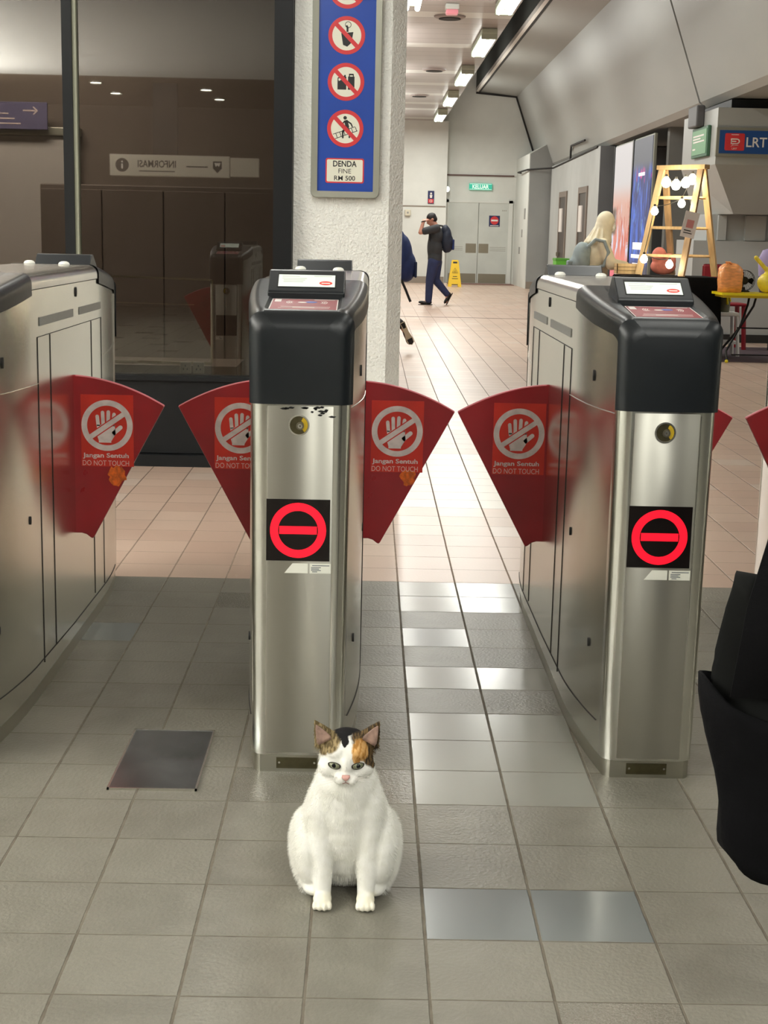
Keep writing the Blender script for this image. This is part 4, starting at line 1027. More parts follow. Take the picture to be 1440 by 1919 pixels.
c = MB(); c.ell((0, 0, .9), (.16, .19, .12)); c.caps((0, .09, .88), .115, (-.12, .09, .48), .085); c.caps((-.12, .09, .48), .085, (-.1, .09, .11), .068); c.caps((.02, -.09, .88), .115, (-.02, -.1, .5), .085); c.caps((-.02, -.1, .5), .085, (.2, -.13, .35), .062)
skin(c, 'trousers', mat('dark_trousers', (34, 34, 38), .8), wk_, .015, 5)
shoe(wk_, (-.1, .09, .06), (-.3, .09, .055), 1.0)
# lifted shoe, sole to the camera
A = Vector((.235, -.13, .325)); Tt = Vector((.335, -.1, .115)); f = (Tt-A).normalized(); nrm = Vector((.25, -1, .05)); nrm = (nrm - f*nrm.dot(f)).normalized(); r = f.cross(nrm)
rot = Matrix((r, f, -nrm)).transposed(); L = (Tt-A).length
c = MB(); c.ell(A, (.042, .06, .046), rot); c.ell(A.lerp(Tt, .5) - nrm*-.0, (.043, L*.5, .036), rot); c.ell(Tt - f*.04, (.047, .065, .034), rot); skin(c, 'shoe', M['shoe'], wk_, .011, 3)
q = MB(); q.T = Matrix.Translation(A) @ rot.to_4x4(); pts = [(-.034, -.06), (.034, -.06), (.03, L*.35), (.046, L*.75), (.042, L*.97), (0, L*1.1), (-.042, L*.97), (-.046, L*.75), (-.03, L*.35)]
q.prism(pts, -.048, -.03, 'z', 0); q.prism([(-.036, L*.72), (.036, L*.72), (.032, L*.98), (0, L*1.05), (-.032, L*.98)], -.0505, -.047, 'z', 1); q.prism([(-.028, -.05), (.028, -.05), (.018, .02), (-.018, .02)], -.0505, -.047, 'z', 1)
q.build('sole', [M['sole'], M['shoe']], wk_)
bp = thing('backpack', 'bright navy backpack jutting out from behind the white column', 'backpack', (.4, Y-.05, .88))
c = MB(); c.ell((0, 0, .3), (.14, .17, .3)); c.ell((.06, 0, .2), (.13, .16, .2)); c.ell((-.04, 0, .5), (.08, .12, .16)); skin(c, 'pack_body', M['navy'], bp, .014, 4)
MB().rbox((.16, -.1, .06), (.195, .1, .26), .015).build('front_pocket', mat('navy_pocket', (16, 30, 66), .7), bp)
MB().tube([(.0, -.12, .03), (.06, -.14, -.1), (.12, -.15, -.24)], .016, 8).build('loose_strap', M['shoe'], bp, True)

# --- woman in a cream headscarf at the stall
Y = 19.75
wm = thing('person', 'woman in cream headscarf and cream blouse reaching over the stall table', 'person', (3.05, Y, 0))
b = MB(); hc = (.12, 0, 1.665); fw = (.9, .3, -.3); head(b, hc, fw, 1.02)
b.caps((.06, 0, 1.56), .055, (.02, 0, 1.47), .066); b.ell((0, 0, 1.28), (.13, .17, .23)); b.ell((0, 0, .98), (.14, .17, .2)); b.ell((0, 0, .85), (.15, .18, .14))
sh, el, wr = Vector((.06, -.17, 1.40)), Vector((.17, -.23, 1.14)), Vector((.46, -.12, 1.125))
b.caps(sh, .052, el, .042); b.caps(el, .042, wr, .03); hand(b, wr, (1, .15, .05), (0, 0, -1), .95, .6)
b.caps((.06, .17, 1.4), .052, (.2, .22, 1.15), .042); b.caps((.2, .22, 1.15), .042, (.46, .1, 1.13), .03); hand(b, (.46, .1, 1.13), (1, -.1, .05), (0, 0, -1), .95, .5)
for s in (-1, 1): b.caps((0, s*.09, .86), .095, (.02, s*.09, .46), .06); b.caps((.02, s*.09, .46), .06, (0, s*.09, .08), .04); b.caps((0, s*.09, .06), .036, (.13, s*.09, .035), .03)
skin(b, 'body', M['skin_m'], wm, .014, 5); face_parts(wm, hc, fw, 1.02)
c = MB(); c.ell((0, 0, 1.24), (.158, .2, .25)); c.caps((.01, 0, 1.28), .158, (-.02, 0, .95), .185); c.ell((-.01, 0, .85), (.2, .23, .2))
c.caps(sh, .085, el, .075); c.caps(el, .078, el.lerp(wr, .7), .055); c.caps((.06, .17, 1.4), .085, (.2, .22, 1.15), .075); c.caps((.2, .22, 1.15), .075, (.4, .13, 1.13), .055)
skin(c, 'blouse', M['cream'], wm, .014, 4)
c = MB(); c.lathe([(.2, .86), (.22, .6), (.26, .3), (.31, .06), (.30, .05), (.18, .5), (.15, .86)], n=26); c.build('long_skirt', M['cream'], wm, 'all')
c = MB(); hrot = Matrix.Rotation(.3, 3, 'Y'); c.ell((.1, .0, 1.71), (.122, .112, .132), hrot); c.ell((.085, 0, 1.64), (.125, .112, .11))
secs = [(.085, 1.68, .12, .11), (.065, 1.6, .128, .115), (.045, 1.54, .15, .135), (.025, 1.49, .175, .175), (.012, 1.45, .185, .2)]
for (x0, z0, a0, b0), (x1, z1, a1, b1) in zip(secs, secs[1:]):
    for k in range(3):
        u = k/3; c.ell((x0+(x1-x0)*u, 0, z0+(z1-z0)*u - .04), (a0+(a1-a0)*u, b0+(b1-b0)*u, .06))
for k in range(5):          # soft folds falling from the crown to the shoulder
    a = 2.6 + .5*k; c.caps((.07+.115*math.cos(a), .105*math.sin(a), 1.62), .010, (.02+.175*math.cos(a+.25), .18*math.sin(a+.25), 1.44), .018)
c.caps((-.12, -.03, 1.46), .04, (-.2, -.05, 1.37), .022)
skin(c, 'headscarf', M['cream2'], wm, .012, 4)
c = MB(); c.ell((.2, .03, 1.625), (.055, .07, .065)); c.ell((.222, .04, 1.71), (.02, .055, .03)); skin(c, 'face_mask', M['mask'], wm, .01, 3)
for s in (-1, 1): shoe(wm, (0, s*.09, .058), (.2, s*.09, .055), .95)
bp = thing('backpack', 'grey-blue backpack worn by the woman in the cream headscarf', 'backpack', (2.84, Y-.06, 1.0))
c = MB(); c.ell((0, 0, .19), (.125, .165, .24)); c.ell((-.05, 0, .12), (.11, .15, .16)); c.ell((.05, 0, .3), (.08, .13, .12)); skin(c, 'pack_body', M['packgrey'], bp, .013, 4)
for y in (-.13, .19): MB().tube([(.06, y, .36), (.16, y-.02 if y < 0 else y, .46), (.27, y-.06 if y < 0 else y+.02, .44), (.33, y-.08 if y < 0 else y+.02, .3), (.28, y-.04, .12), (.1, y, .06)], .024, 8).build('shoulder_strap', M['packgrey'], bp, True)
MB().rbox((-.19, -.1, .02), (-.12, .1, .18), .02).build('front_pocket', mat('pack_pocket', (120, 132, 136), .7), bp)

# --- the carrier of the black bag, out of the picture to the right
cr = thing('person', 'person in black just beyond the right photo edge carrying the tote bag', 'person', (1.21, 2.45, 0))
b = MB(); head(b, (0, 0, 1.6), (0, -1, 0), .98); b.caps((0, .01, 1.5), .055, (0, .01, 1.42), .065); b.ell((0, 0, 1.24), (.17, .12, .22)); b.ell((0, 0, .95), (.16, .12, .2))
for s in (-1, 1):
    b.caps((s*.16, 0, 1.36), .05, (s*.2, .02, 1.08), .04); b.caps((s*.2, .02, 1.08), .04, (s*.17, -.12, .9), .03); hand(b, (s*.17, -.12, .9), (0, -.5, -.9), (-s, 0, 0), .95, .6)
    b.caps((s*.09, 0, .9), .09, (s*.09, 0, .48), .06); b.caps((s*.09, 0, .48), .058, (s*.09, .02, .08), .04); b.caps((s*.09, .02, .06), .036, (s*.09, -.12, .035), .03)
skin(b, 'body', M['skin_m'], cr, .014, 5); face_parts(cr, (0, 0, 1.6), (0, -1, 0), .98, True)
c = MB(); c.ell((0, 0, 1.26), (.2, .145, .23)); c.ell((0, 0, .95), (.19, .15, .24))
for s in (-1, 1): c.caps((s*.16, 0, 1.36), .07, (s*.2, .02, 1.08), .058); c.caps((s*.2, .02, 1.08), .058, (s*.18, -.09, .94), .045)
skin(c, 'tunic', CL, cr, .014, 4)
c = MB()
for s in (-1, 1): c.caps((s*.09, 0, .88), .11, (s*.09, 0, .48), .085); c.caps((s*.09, 0, .48), .085, (s*.09, .01, .12), .075)
skin(c, 'trousers', CL, cr, .014, 4)
for s in (-1, 1): shoe(cr, (s*.09, .02, .058), (s*.09, -.17, .055), .95)
# ------------------------------------------------------------------ far end of the hall
def bldr(name, m, par, *boxes, r=0):
    b = MB()
    for a, c in boxes: (b.rbox(a, c, r) if r else b.box(a, c))
    return b.build(name, m, par)
Yd = 45.2
d = tag(MB().box((2.3, Yd-.06, 0), (2.38, Yd, 2.52)).box((4.22, Yd-.06, 0), (4.34, Yd, 2.52)).box((2.3, Yd-.06, 2.44), (4.34, Yd, 2.52)).build('door_1', M['wall_white']), kind='structure')
for k, (x0, x1) in enumerate(((2.38, 3.29), (3.31, 4.22))):
    L = bldr('door_leaf', M['door'], d, ((x0, Yd-.045, .01), (x1, Yd-.005, 2.44)))
    bldr('kick_plate', M['kick'], L, ((x0+.03, Yd-.05, .02), (x1-.03, Yd-.045, .3)))
    px = (x1-.36, x1-.04) if k == 0 else (x0+.02, x0+.32)
    bldr('push_plate', M['kick'], L, ((px[0], Yd-.052, .93), (px[1], Yd-.045, 1.21)))
    bldr('scuff_marks', mat('door_scuff', (150, 146, 136), .6) if k == 0 else bpy.data.materials['door_scuff'], L, *[((x0+.1+.05*q, Yd-.047, 1.0+.05*q), (x1-.45 if k == 0 else x1-.05, Yd-.0445, 1.012+.05*q)) if k == 0 else ((x0+.36, Yd-.047, 1.0+.05*q), (x1-.06, Yd-.0445, 1.012+.05*q)) for q in range(3)])
    if k: bldr('door_number', mat('number_grey', (160, 160, 150), .5), L, *[((x1-.2+.05*q, Yd-.047, 2.2), (x1-.17+.05*q, Yd-.0445, 2.24)) for q in range(3)])
def sign(name, label, loc, w, h, back, cat_='sign', edge=None, dep=.03):
    t = thing(name, label, cat_, loc); MB().rbox((-w/2, -dep, -h/2), (w/2, 0, h/2), .006).build('board', back, t); return t
t = sign('no_entry_sign', 'square navy no entry sign on the right leaf of the grey double door', (3.79, Yd-.047, 1.9), .33, .33, mat('sign_navy', (24, 34, 84), .4), dep=.012)
q = MB(); q.disc((0, .02), .125, -.015, -.01, 'y', 32, 0); q.box((-.1, -.0165, -.005), (.1, -.01, .045), 1); q.box((-.13, -.015, -.145), (.13, -.01, -.125), 1); q.build('no_entry_symbol', [M['sign_red'], M['white']], t)
t = sign('exit_sign', 'green lit exit sign above the grey double door', (3.33, Yd, 2.92), .7, .2, mat('exit_teal', (52, 168, 142), .3, emit=.5), dep=.09)
q = MB(); put_text(q, 'KELUAR', (.0, 0), .5, .12, -.093, 'y', .02, 0); q.box((-.335, -.0925, -.085), (.335, -.089, -.075), 0); q.box((-.335, -.0925, .075), (.335, -.089, .085), 0)
q.build('lettering', mat('exit_letters', (226, 244, 232), .4, emit=.5), t)
t = sign('toilet_sign', 'small navy and red pictogram sign on the pale wall above the walking man', (1.80, 44.6, 2.56), .19, .38, bpy.data.materials['sign_navy'])
q = MB(); q.disc((0, .11), .03, -.034, -.028, 'y', 16, 0); q.prism([(-.04, .07), (.04, .07), (.03, -.02), (-.03, -.02)], -.034, -.028, 'y', 0); q.box((-.08, -.033, -.17), (.08, -.028, -.05), 1); q.ring((0, -.11), .025, .04, -.036, -.03, 'y', 16, 0)
q.build('pictogram', [M['white'], M['sign_red']], t)
t = thing('wall_box', 'small cream box on the pale far wall left of the walking man', 'wall box', (1.11, 44.6, 2.09)); MB().rbox((-.09, -.09, -.095), (.09, 0, .095), .02).build('case', mat('cream_box', (206, 200, 180), .5), t); MB().disc((0, 0), .03, -.095, -.088, 'y', 16).build('grille', M['vent'], t)
t = thing('wall_lamp', 'small round white lamp at the wall corner beside the exit sign', 'lamp', (2.31, 44.95, 2.82)); MB().ell((0, 0, 0), (.07, .07, .09)).build('globe', mat('lamp_globe', (240, 244, 240), .4, emit=.8), t, 'all'); MB().rbox((-.04, .05, -.04), (.04, .26, .04), .01).build('base', M['wall'], t)
for k, (z, w, h) in enumerate(((2.1, .18, .3), (1.55, .1, .22), (1.05, .16, .2))):
    t = thing('wall_notice', ('upper paper notice on the narrow white pier face', 'middle small notice on the narrow white pier face', 'lower notice on the narrow white pier face')[k], 'notice', (4.42, 42.3+.6*k, z), 0, 'notices on the pier')
    MB().box((-.012, -w, -h/2), (0, w, h/2)).build('sheet', mat('grey_notice', (150, 150, 146), .6) if k == 0 else bpy.data.materials['grey_notice'], t)
# wet floor sign
t = thing('wet_floor_sign', 'yellow folding wet floor sign standing before the double door', 'floor sign', (2.44, 42.0, 0))
for s, nm in ((-1, 'front_board'), (1, 'back_board')):
    b = MB(); n = 1
    pts = [(-.19, 0), (-.1, 0), (-.08, .05), (.08, .05), (.1, 0), (.19, 0), (.10, .74), (.08, .77), (-.08, .77), (-.10, .74)]
    b.T = Matrix.Translation((0, s*.15, 0)) @ Matrix.Rotation(s*.19, 4, 'X'); b.prism(pts, -.012, .012, 'y')
    bo = b.build(nm, M['yellow'], t)
    if s < 0:
        q = MB(); q.T = b.T
        for p, e in (((-.085, .40), (0, .54)), ((0, .54), (.085, .40)), ((.085, .40), (-.085, .40))): q.bar((p[0], -.0135, p[1]), (e[0], -.0135, e[1]), .003, .016, side=(0, 1, 0))
        q.bar((-.03, -.0135, .42), (.02, -.0135, .48), .003, .018, side=(0, 1, 0)); q.bar((-.02, -.0135, .43), (.045, -.0135, .43), .003, .012, side=(0, 1, 0))
        for z, w in ((.285, .12), (.225, .17)): q.box((-w/2, -.0145, z), (w/2, -.012, z+.018))
        q.box((-.06, -.0145, .67), (.06, -.012, .72)); q.box((-.09, -.0145, .055), (.09, -.012, .075))
        q.build('warning_print', M['ink'], bo)
t = thing('paper_cup', 'small white crumpled cup on the floor left of the yellow sign', 'litter', (2.2, 42.3, 0)); MB().lathe([(.03, 0), (.045, .09), (.042, .09), (.028, .004)], n=16).build('cup', M['white'], t, True)
t = thing('crate', 'bright green box on the floor by the slit door', 'box', (4.72, 36.2, 0)); MB().rbox((-.16, -.3, 0), (.16, .3, .92), .02).build('shell', mat('green_box', (96, 176, 52), .5), t); MB().rbox((-.17, -.31, .9), (.17, .31, .96), .01).build('lid', mat('green_lid', (80, 150, 46), .5), t)
# ceiling lights, alarm, detectors
ord_ = ['nearest', 'second nearest', 'third nearest', 'fourth nearest', 'farthest']
HOUS = mat('lamp_housing', (176, 184, 166), .5)
for i, y in enumerate(HALL_LAMPS):
    t = thing('ceiling_light', '%s fluorescent light along the right edge of the panelled ceiling' % ord_[i], 'ceiling light', (1.88, y, 4.8), 0, 'fluorescent lights along the ceiling edge')
    MB().rbox((-.13, -1.3, -.09), (.13, 1.3, 0), .02).build('housing', HOUS, t)
    for x in (-.08, .08): MB().tube([(x, -1.22, -.13), (x, 1.22, -.13)], .04, 10).build('tube', M['tube'], t, True)
    for y2 in (-1.25, 1.25): MB().rbox((-.13, y2-.03, -.17), (.13, y2+.03, -.08), .01).build('end_cap', HOUS, t)
for i, y in enumerate((20.6,)):
    t = thing('ceiling_light', 'fluorescent light at the top of the photo touching the column edge', 'ceiling light', (.53, y, 4.8), 0)
    MB().rbox((-.13, -1.3, -.09), (.13, 1.3, 0), .02).build('housing', HOUS, t)
    for x in (-.08, .08): MB().tube([(x, -1.22, -.13), (x, 1.22, -.13)], .04, 10).build('tube', M['tube'], t, True)
t = thing('alarm_light', 'small white and pink alarm lamp on the hall ceiling', 'alarm lamp', (1.13, 22.2, 4.8)); MB().rbox((-.1, -.1, -.08), (.1, .1, 0), .015).build('base', M['wall_white'], t); MB().rbox((-.09, -.09, -.15), (.09, .09, -.08), .02).build('lens', mat('pink_lens', (236, 150, 160), .3, emit=.2), t)
for k, (x, y) in enumerate(((1.16, 23.4), (1.24, 30.8), (1.12, 36.5))):
    t = thing('ceiling_speaker', ('largest dark round ceiling fitting just below the pink lamp', 'middle round ceiling fitting on the pale panels', 'small far round ceiling fitting with a reddish rim')[k], 'ceiling fitting', (x, y, 4.8), 0, 'round ceiling fittings')
    MB().lathe([(.25, 0), (.24, -.02), (.2, -.035), (.001, -.04)], n=28).build('rim', mat('fitting_grey', (150, 140, 136), .5) if k == 0 else bpy.data.materials['fitting_grey'], t, True); MB().disc((0, 0), .17, -.048, -.038, 'z', 24).build('grille', M['seam'], t)
# backlit posters
def poster_mat(name, kind):
    m, g, p = newmat(name); tc = g.n('ShaderNodeTexCoord').outputs['Object']; s = g.n('ShaderNodeSeparateXYZ'); g.l(tc, s.inputs[0]); z = s.outputs[2]; y = s.outputs[1]
    nz = g.noise(g.mapping(tc, (1, 2.2, .6)), 1.6, 4, .6, 1.5); fine = g.noise(g.mapping(tc, (1, 6, 1.2)), 2, 3, .6, .6)
    if kind == 0:
        c = g.mix(g.step(z, .3, 1.2), lin((236, 84, 132)), lin((226, 130, 112)))
        c = g.mix(g.step(z, 1.2, 2.0), c, lin((216, 168, 150))); c = g.mix(g.step(z, 2.1, 2.6), c, lin((206, 200, 198)))
        band = g.m('MULTIPLY', g.step(z, 1.0, 1.3), g.m('SUBTRACT', 1, g.step(z, 2.0, 2.3)))
        c = g.mix(g.m('MULTIPLY', g.step(fine, .5, .62), band), c, lin((196, 88, 70))); c = g.mix(g.m('MULTIPLY', g.step(nz, .55, .62), band), c, lin((214, 216, 232)))
        c = g.mix(g.m('MULTIPLY', g.m('MULTIPLY', g.step(y, .3, .7), g.step(z, 1.5, 1.6)), g.m('SUBTRACT', 1, g.step(z, 2.0, 2.15))), c, lin((104, 84, 70)))
    else:
        c = g.mix(g.step(nz, .4, .65), lin((24, 34, 96)), lin((66, 110, 214)))
        c = g.mix(g.m('MULTIPLY', g.step(fine, .6, .72), g.step(z, 1.0, 1.2)), c, lin((150, 206, 236)))
        c = g.mix(g.m('MULTIPLY', g.step(g.noise(tc, 1.3, 2), .6, .66), g.step(z, 1.9, 2.1)), c, lin((214, 56, 150)))
        c = g.mix(g.step(z, .95, 1.15), lin((62, 62, 82)), c); c = g.mix(g.step(z, 2.6, 2.9), c, lin((90, 92, 100)))
    p.inputs['Base Color'].default_value = (.03, .03, .03, 1); g.l(c, p.inputs['Emission Color']); p.inputs['Emission Strength'].default_value = .85; p.inputs['Roughness'].default_value = .5
    return m
for k, (y0, y1, lb) in enumerate(((28.42, 30.45, 'pink and orange backlit poster panel on the right wall'), (26.35, 28.28, 'blue backlit poster panel with dark foot, next to the pink one'))):
    t = thing('light_box', lb, 'poster', (5.0, (y0+y1)/2, 0), 0, 'backlit posters'); h = (y1-y0)/2
    MB().rbox((.02, -h+.02, 0), (.055, h-.02, .26), .01).build('plinth', M['frame_dark'], t); MB().rbox((0, -h, .25), (.06, h, 3.33), .012).build('frame', M['frame_grey'], t)
    MB().box((-.012, -h+.06, .3), (.002, h-.06, 3.3)).build('poster', poster_mat('poster_%s' % ('pink', 'blue')[k], k), t)
    b = MB()
    for z, w, hh in (((.55, .7, .09), (.75, .5, .05), (.95, .8, .04)) if k == 0 else ((1.28, .9, .13), (1.12, 1.1, .07), (1.0, .8, .03), (2.62, .5, .06))): b.box((-.02, -w*.6, z), (-.01, w*.6, z+hh))
    b.build('lettering', mat('poster_white', (236, 230, 238), .4, emit=.5) if k == 0 else bpy.data.materials['poster_white'], t)
    MB().box((-.02, h-.03, .25), (.06, h+.06, 3.33)).build('side_trim', M['frame_dark'], t)
# signs on the stair pier
t = thing('station_sign', 'blue LRT station sign with a red logo square on the grey pier', 'sign', (5.75, 20.5, 2.82))
MB().rbox((-1.02, -.06, -.195), (1.3, 0, .195), .008).build('frame', M['frame_grey'], t); MB().box((-.975, -.068, -.155), (1.26, -.05, .155)).build('board', mat('station_blue', (26, 66, 120), .4, emit=.06), t)
q = MB(); q.prism([(x-.765, z) for x, z in rrect(-.135, .135, -.115, .115, .02, 4)], -.073, -.06, 'y', 1); put_text(q, 'LRT', (-.462, .0), .285, .13, -.074, 'y', .012, 0)
cx = -.765
q.box((cx-.055, -.077, .03), (cx+.045, -.072, .045), 0); q.box((cx-.055, -.077, -.03), (cx+.045, -.072, -.018), 0); q.ring((cx+.035, .008), .02, .035, -.077, -.072, 'y', 14, 0, -PI/2, PI/2); q.box((cx-.055, -.077, .0), (cx+.02, -.072, .014), 0)
q.box((cx-.055, -.077, -.018), (cx-.042, -.072, .03), 0); q.bar((cx-.04, -.0745, -.05), (cx+.05, -.0745, -.045), .004, .01, side=(0, 1, 0)); q.bar((cx-.05, -.0745, -.062), (cx-.02, -.0745, -.035), .004, .01, side=(0, 1, 0)); put_text(q, 'LRT', (cx, -.09), .07, .022, -.074, 'y', .01, 0); q.box((cx-.05, -.077, .092), (cx+.05, -.072, .1), 0)
q.build('lettering', [M['white'], M['sign_red']], t)
t = thing('green_notice', 'green framed notice on the pale side face of the pier', 'sign', (4.75, 21.35, 2.86))
MB().rbox((-.05, -.5, -.21), (0, .5, .21), .01).build('frame', mat('green_frame', (58, 98, 74), .5), t); MB().box((-.056, -.45, -.17), (-.03, .45, .17)).build('board', mat('green_board', (112, 158, 120), .5), t)
q = MB()
for z, a, c in ((.08, -.3, .38), (.04, -.1, .38), (.0, -.34, .36), (-.1, .2, .38)): q.box((-.06, a, z), (-.05, c, z+.022))
q.build('lettering', M['white'], t)
t = thing('conduit_box', 'dark grey box under the beam above the green notice', 'junction box', (4.75, 21.6, 3.08)); MB().rbox((-.12, -.28, 0), (0, .28, .3), .02).build('case', mat('dark_box', (84, 82, 84), .5), t)

# ceiling lamps of the low concourse, outside the picture but seen in the glass and the steel
for x, y, e in NEAR_LAMPS:
    t = thing('ceiling_light', 'fluorescent light on the low ceiling above the ticket gates, outside the photo', 'ceiling light', (x, y, 3.7), 0, 'lights on the low ceiling over the gates')
    MB().rbox((-.14, -1.05, -.09), (.14, 1.05, 0), .02).build('housing', HOUS, t)
for y in (-2.2, .6, 3.4):  # added uplighters, invented to brighten the ceiling mirrored in the glass
    t = thing('added_uplighter', 'added trough lamp brightening the ceiling left of the gates, outside the photo', 'lamp', (-6.2, y, 0), 0, 'added uplighters')
    MB().rbox((-.25, -.3, 0), (.25, .3, .03), .01).build('base', M['frame_dark'], t); MB().tube([(0, 0, .03), (0, 0, 2.06)], .03, 12).build('pole', M['frame_grey'], t, True)
    MB().box((-.3, -1.15, 2.06), (.3, 1.15, 2.08)).box((-.3, -1.15, 2.08), (-.27, 1.15, 2.2)).box((.27, -1.15, 2.08), (.3, 1.15, 2.2)).build('trough', M['frame_grey'], t)
# ------------------------------------------------------------------ stall
# table under a black cloth
t = thing('stall_table', 'stall table draped to the floor in black cloth', 'table', (3.83, 18.9, 0))
w, dp, hh = .6, .42, 1.02
b = MB()
b.rbox((-w+.02, -dp+.02, hh-.03), (w-.02, dp-.02, hh-.008), .004); b.build('table_top', M['wood_dark'], t)
for x in (-w+.1, w-.1):
    for y in (-dp+.1, dp-.1): MB().tube([(x, y, 0), (x, y, hh-.03)], .018, 8).build('leg', M['frame_dark'], t)
rows = []; n = 72
def perim(k, ox):
    u = (k/n*4) % 4; s = int(u); f = u-s
    P = [(-w-ox, -dp-ox), (w+ox, -dp-ox), (w+ox, dp+ox), (-w-ox, dp+ox)]; a, c = P[s], P[(s+1) % 4]
    return a[0]+(c[0]-a[0])*f, a[1]+(c[1]-a[1])*f
for z, ox, amp in ((hh, -.02, 0), (hh, .0, 0), (hh-.02, .012, .004), (hh-.2, .02, .012), (.5, .035, .022), (.015, .05, .03)):
    row = []
    for k in range(n):
        x, y = perim(k, ox + amp*math.sin(k*1.9)); row.append((x, y, z))
    rows.append(row)
b = MB(); b.grid(rows, closed=True); b.f.append(tuple(range(n))); b.mi.append(0)
cl = b.build('tablecloth', M['cloth_black'], None, 40); cl.location = (3.83, 18.9, 0); tag(cl, 'black cloth draped over the stall table behind the right gate', 'tablecloth')
ZT = 1.03
# A-frame wooden rack standing on the table
rk = thing('display_rack', 'pine A-frame display rack with lit bulbs standing on the black table', 'display rack', (3.96, 18.85, ZT))
ang = math.radians(-48); ax = Vector((math.cos(ang), math.sin(ang), 0)); sp = Vector((-ax.y, ax.x, 0))
HT = 1.36; La = .3
MB().bar(-ax*(La+.07)+Vector((0, 0, HT)), ax*(La+.07)+Vector((0, 0, HT)), .11, .055, side=(0, 0, 1)).build('top_plank', M['wood'], rk)
for s in (-1, 1):
    for q in (-1, 1):
        top = ax*s*La + sp*q*.03 + Vector((0, 0, HT-.03)); foot = ax*s*La*1.12 + sp*q*.36 + Vector((0, 0, .0))
        MB().bar(top, foot, .035, .085, side=tuple(ax)).build('leg', M['wood'] if q*s > 0 else M['wood_dark'], rk)
for f, nm in ((.22, 0), (.42, 1), (.62, 2)):
    z = HT*(1-f) if False else (.98, .6, .25)[nm]; hw = .03+.33*(1-z/HT)
    for q in (-1, 1):
        MB().bar(-ax*La*1.05+sp*q*hw+Vector((0, 0, z)), ax*La*1.05+sp*q*hw+Vector((0, 0, z)), .02, .035).build('shelf_rail', M['wood'], rk)
    for k in (-1, 0, 1): MB().bar(ax*La*k*.9-sp*hw+Vector((0, 0, z-.01)), ax*La*k*.9+sp*hw+Vector((0, 0, z-.01)), .06, .014).build('shelf_slat', M['wood'], rk)
sl = thing('string_light', 'string of glowing warm bulbs wound round the pine rack', 'string lights', (3.96, 18.85, ZT))
spots = [(-.22, -.09, 1.16), (-.1, -.12, 1.13), (.02, -.13, 1.16), (.1, -.14, 1.2), (-.03, -.2, .9), (-.36, -.16, .8), (-.48, -.25, .2), (-.17, -.34, .14)]
cord = MB(); P = [Vector(p)+Vector((0, .02, .07)) for p in spots]
pts = []
for a, c in zip(P, P[1:]):
    for k in range(8): q = a.lerp(c, k/8); pts.append(q + Vector((0, 0, -.03*math.sin(PI*k/8))))
cord.tube(pts+[P[-1]], .005, 6); cord.build('cord', M['seam'], sl, True)
for k, p in enumerate(spots):
    r = .062 if k < 4 else .05
    bo = MB().lathe([(.001, -r), (r*.6, -r*.8), (r, -.1*r), (r*.8, r*.6), (r*.35, r*1.15), (.012, r*1.3)], p, 18).build('bulb', M['bulb'], sl, 'all')
    MB().tube([Vector(p)+Vector((0, 0, r*1.2)), Vector(p)+Vector((0, 0, r*1.2+.03))], .016, 10).build('bulb_socket', M['seam'], bo, True)
    if k in (0, 2, 4, 7):
        ld = bpy.data.lights.new('bulb_glow', 'POINT'); ld.energy = 3; ld.color = (1, .88, .62); ld.shadow_soft_size = .05
        lo = bpy.data.objects.new('bulb_glow', ld); COL.objects.link(lo); lo.location = (3.96+p[0], 18.85+p[1]-.12, ZT+p[2])
t = thing('paper_tag', 'white paper tag with a pink square hung on the rack leg', 'paper tag', (4.0, 18.40, ZT+.66)); t.rotation_euler = (0, .2, 0)
MB().box((-.09, -.003, -.18), (.09, 0, .14)).build('sheet', M['white'], t)
q = MB(); q.box((-.045, -.005, -.06), (.045, -.0025, .04), 0); q.box((-.06, -.005, -.1), (.03, -.0025, -.088), 1); q.box((-.06, -.005, -.13), (.05, -.0025, -.12), 1); q.build('print', [mat('faded_pink', (206, 140, 136), .6), M['ink']], t)
for k in range(3):
    t = thing('wooden_tray', ('bottom', 'middle', 'top')[k] + ' shallow wooden tray of the stack by the woman\'s hand', 'tray', (3.36, 19.05, ZT+.045*k), 0, 'stack of wooden trays')
    b = MB(); b.rbox((-.16, -.12, 0), (.16, .12, .008), .002); b.build('tray_base', M['wood_dark'], t)
    b = MB()
    for a, c in (((-.16, -.12), (-.148, .12)), ((.148, -.12), (.16, .12)), ((-.16, -.12), (.16, -.108)), ((-.16, .108), (.16, .12))): b.box((*a, .008), (*c, .042))
    b.build('tray_rim', M['wood'], t)
t = thing('cloth_bundle', 'salmon pink cloth bundle on the table behind the rack', 'cloth bundle', (3.85, 19.2, ZT+.015))
c = MB(); c.ell((0, 0, .09), (.17, .09, .11)); c.ell((-.06, 0, .22), (.1, .08, .12)); c.ell((.08, .01, .16), (.09, .08, .1)); skin(c, 'cloth', mat('salmon_cloth', (206, 122, 110), .8, 0, .12, 12), t, .012, 4)
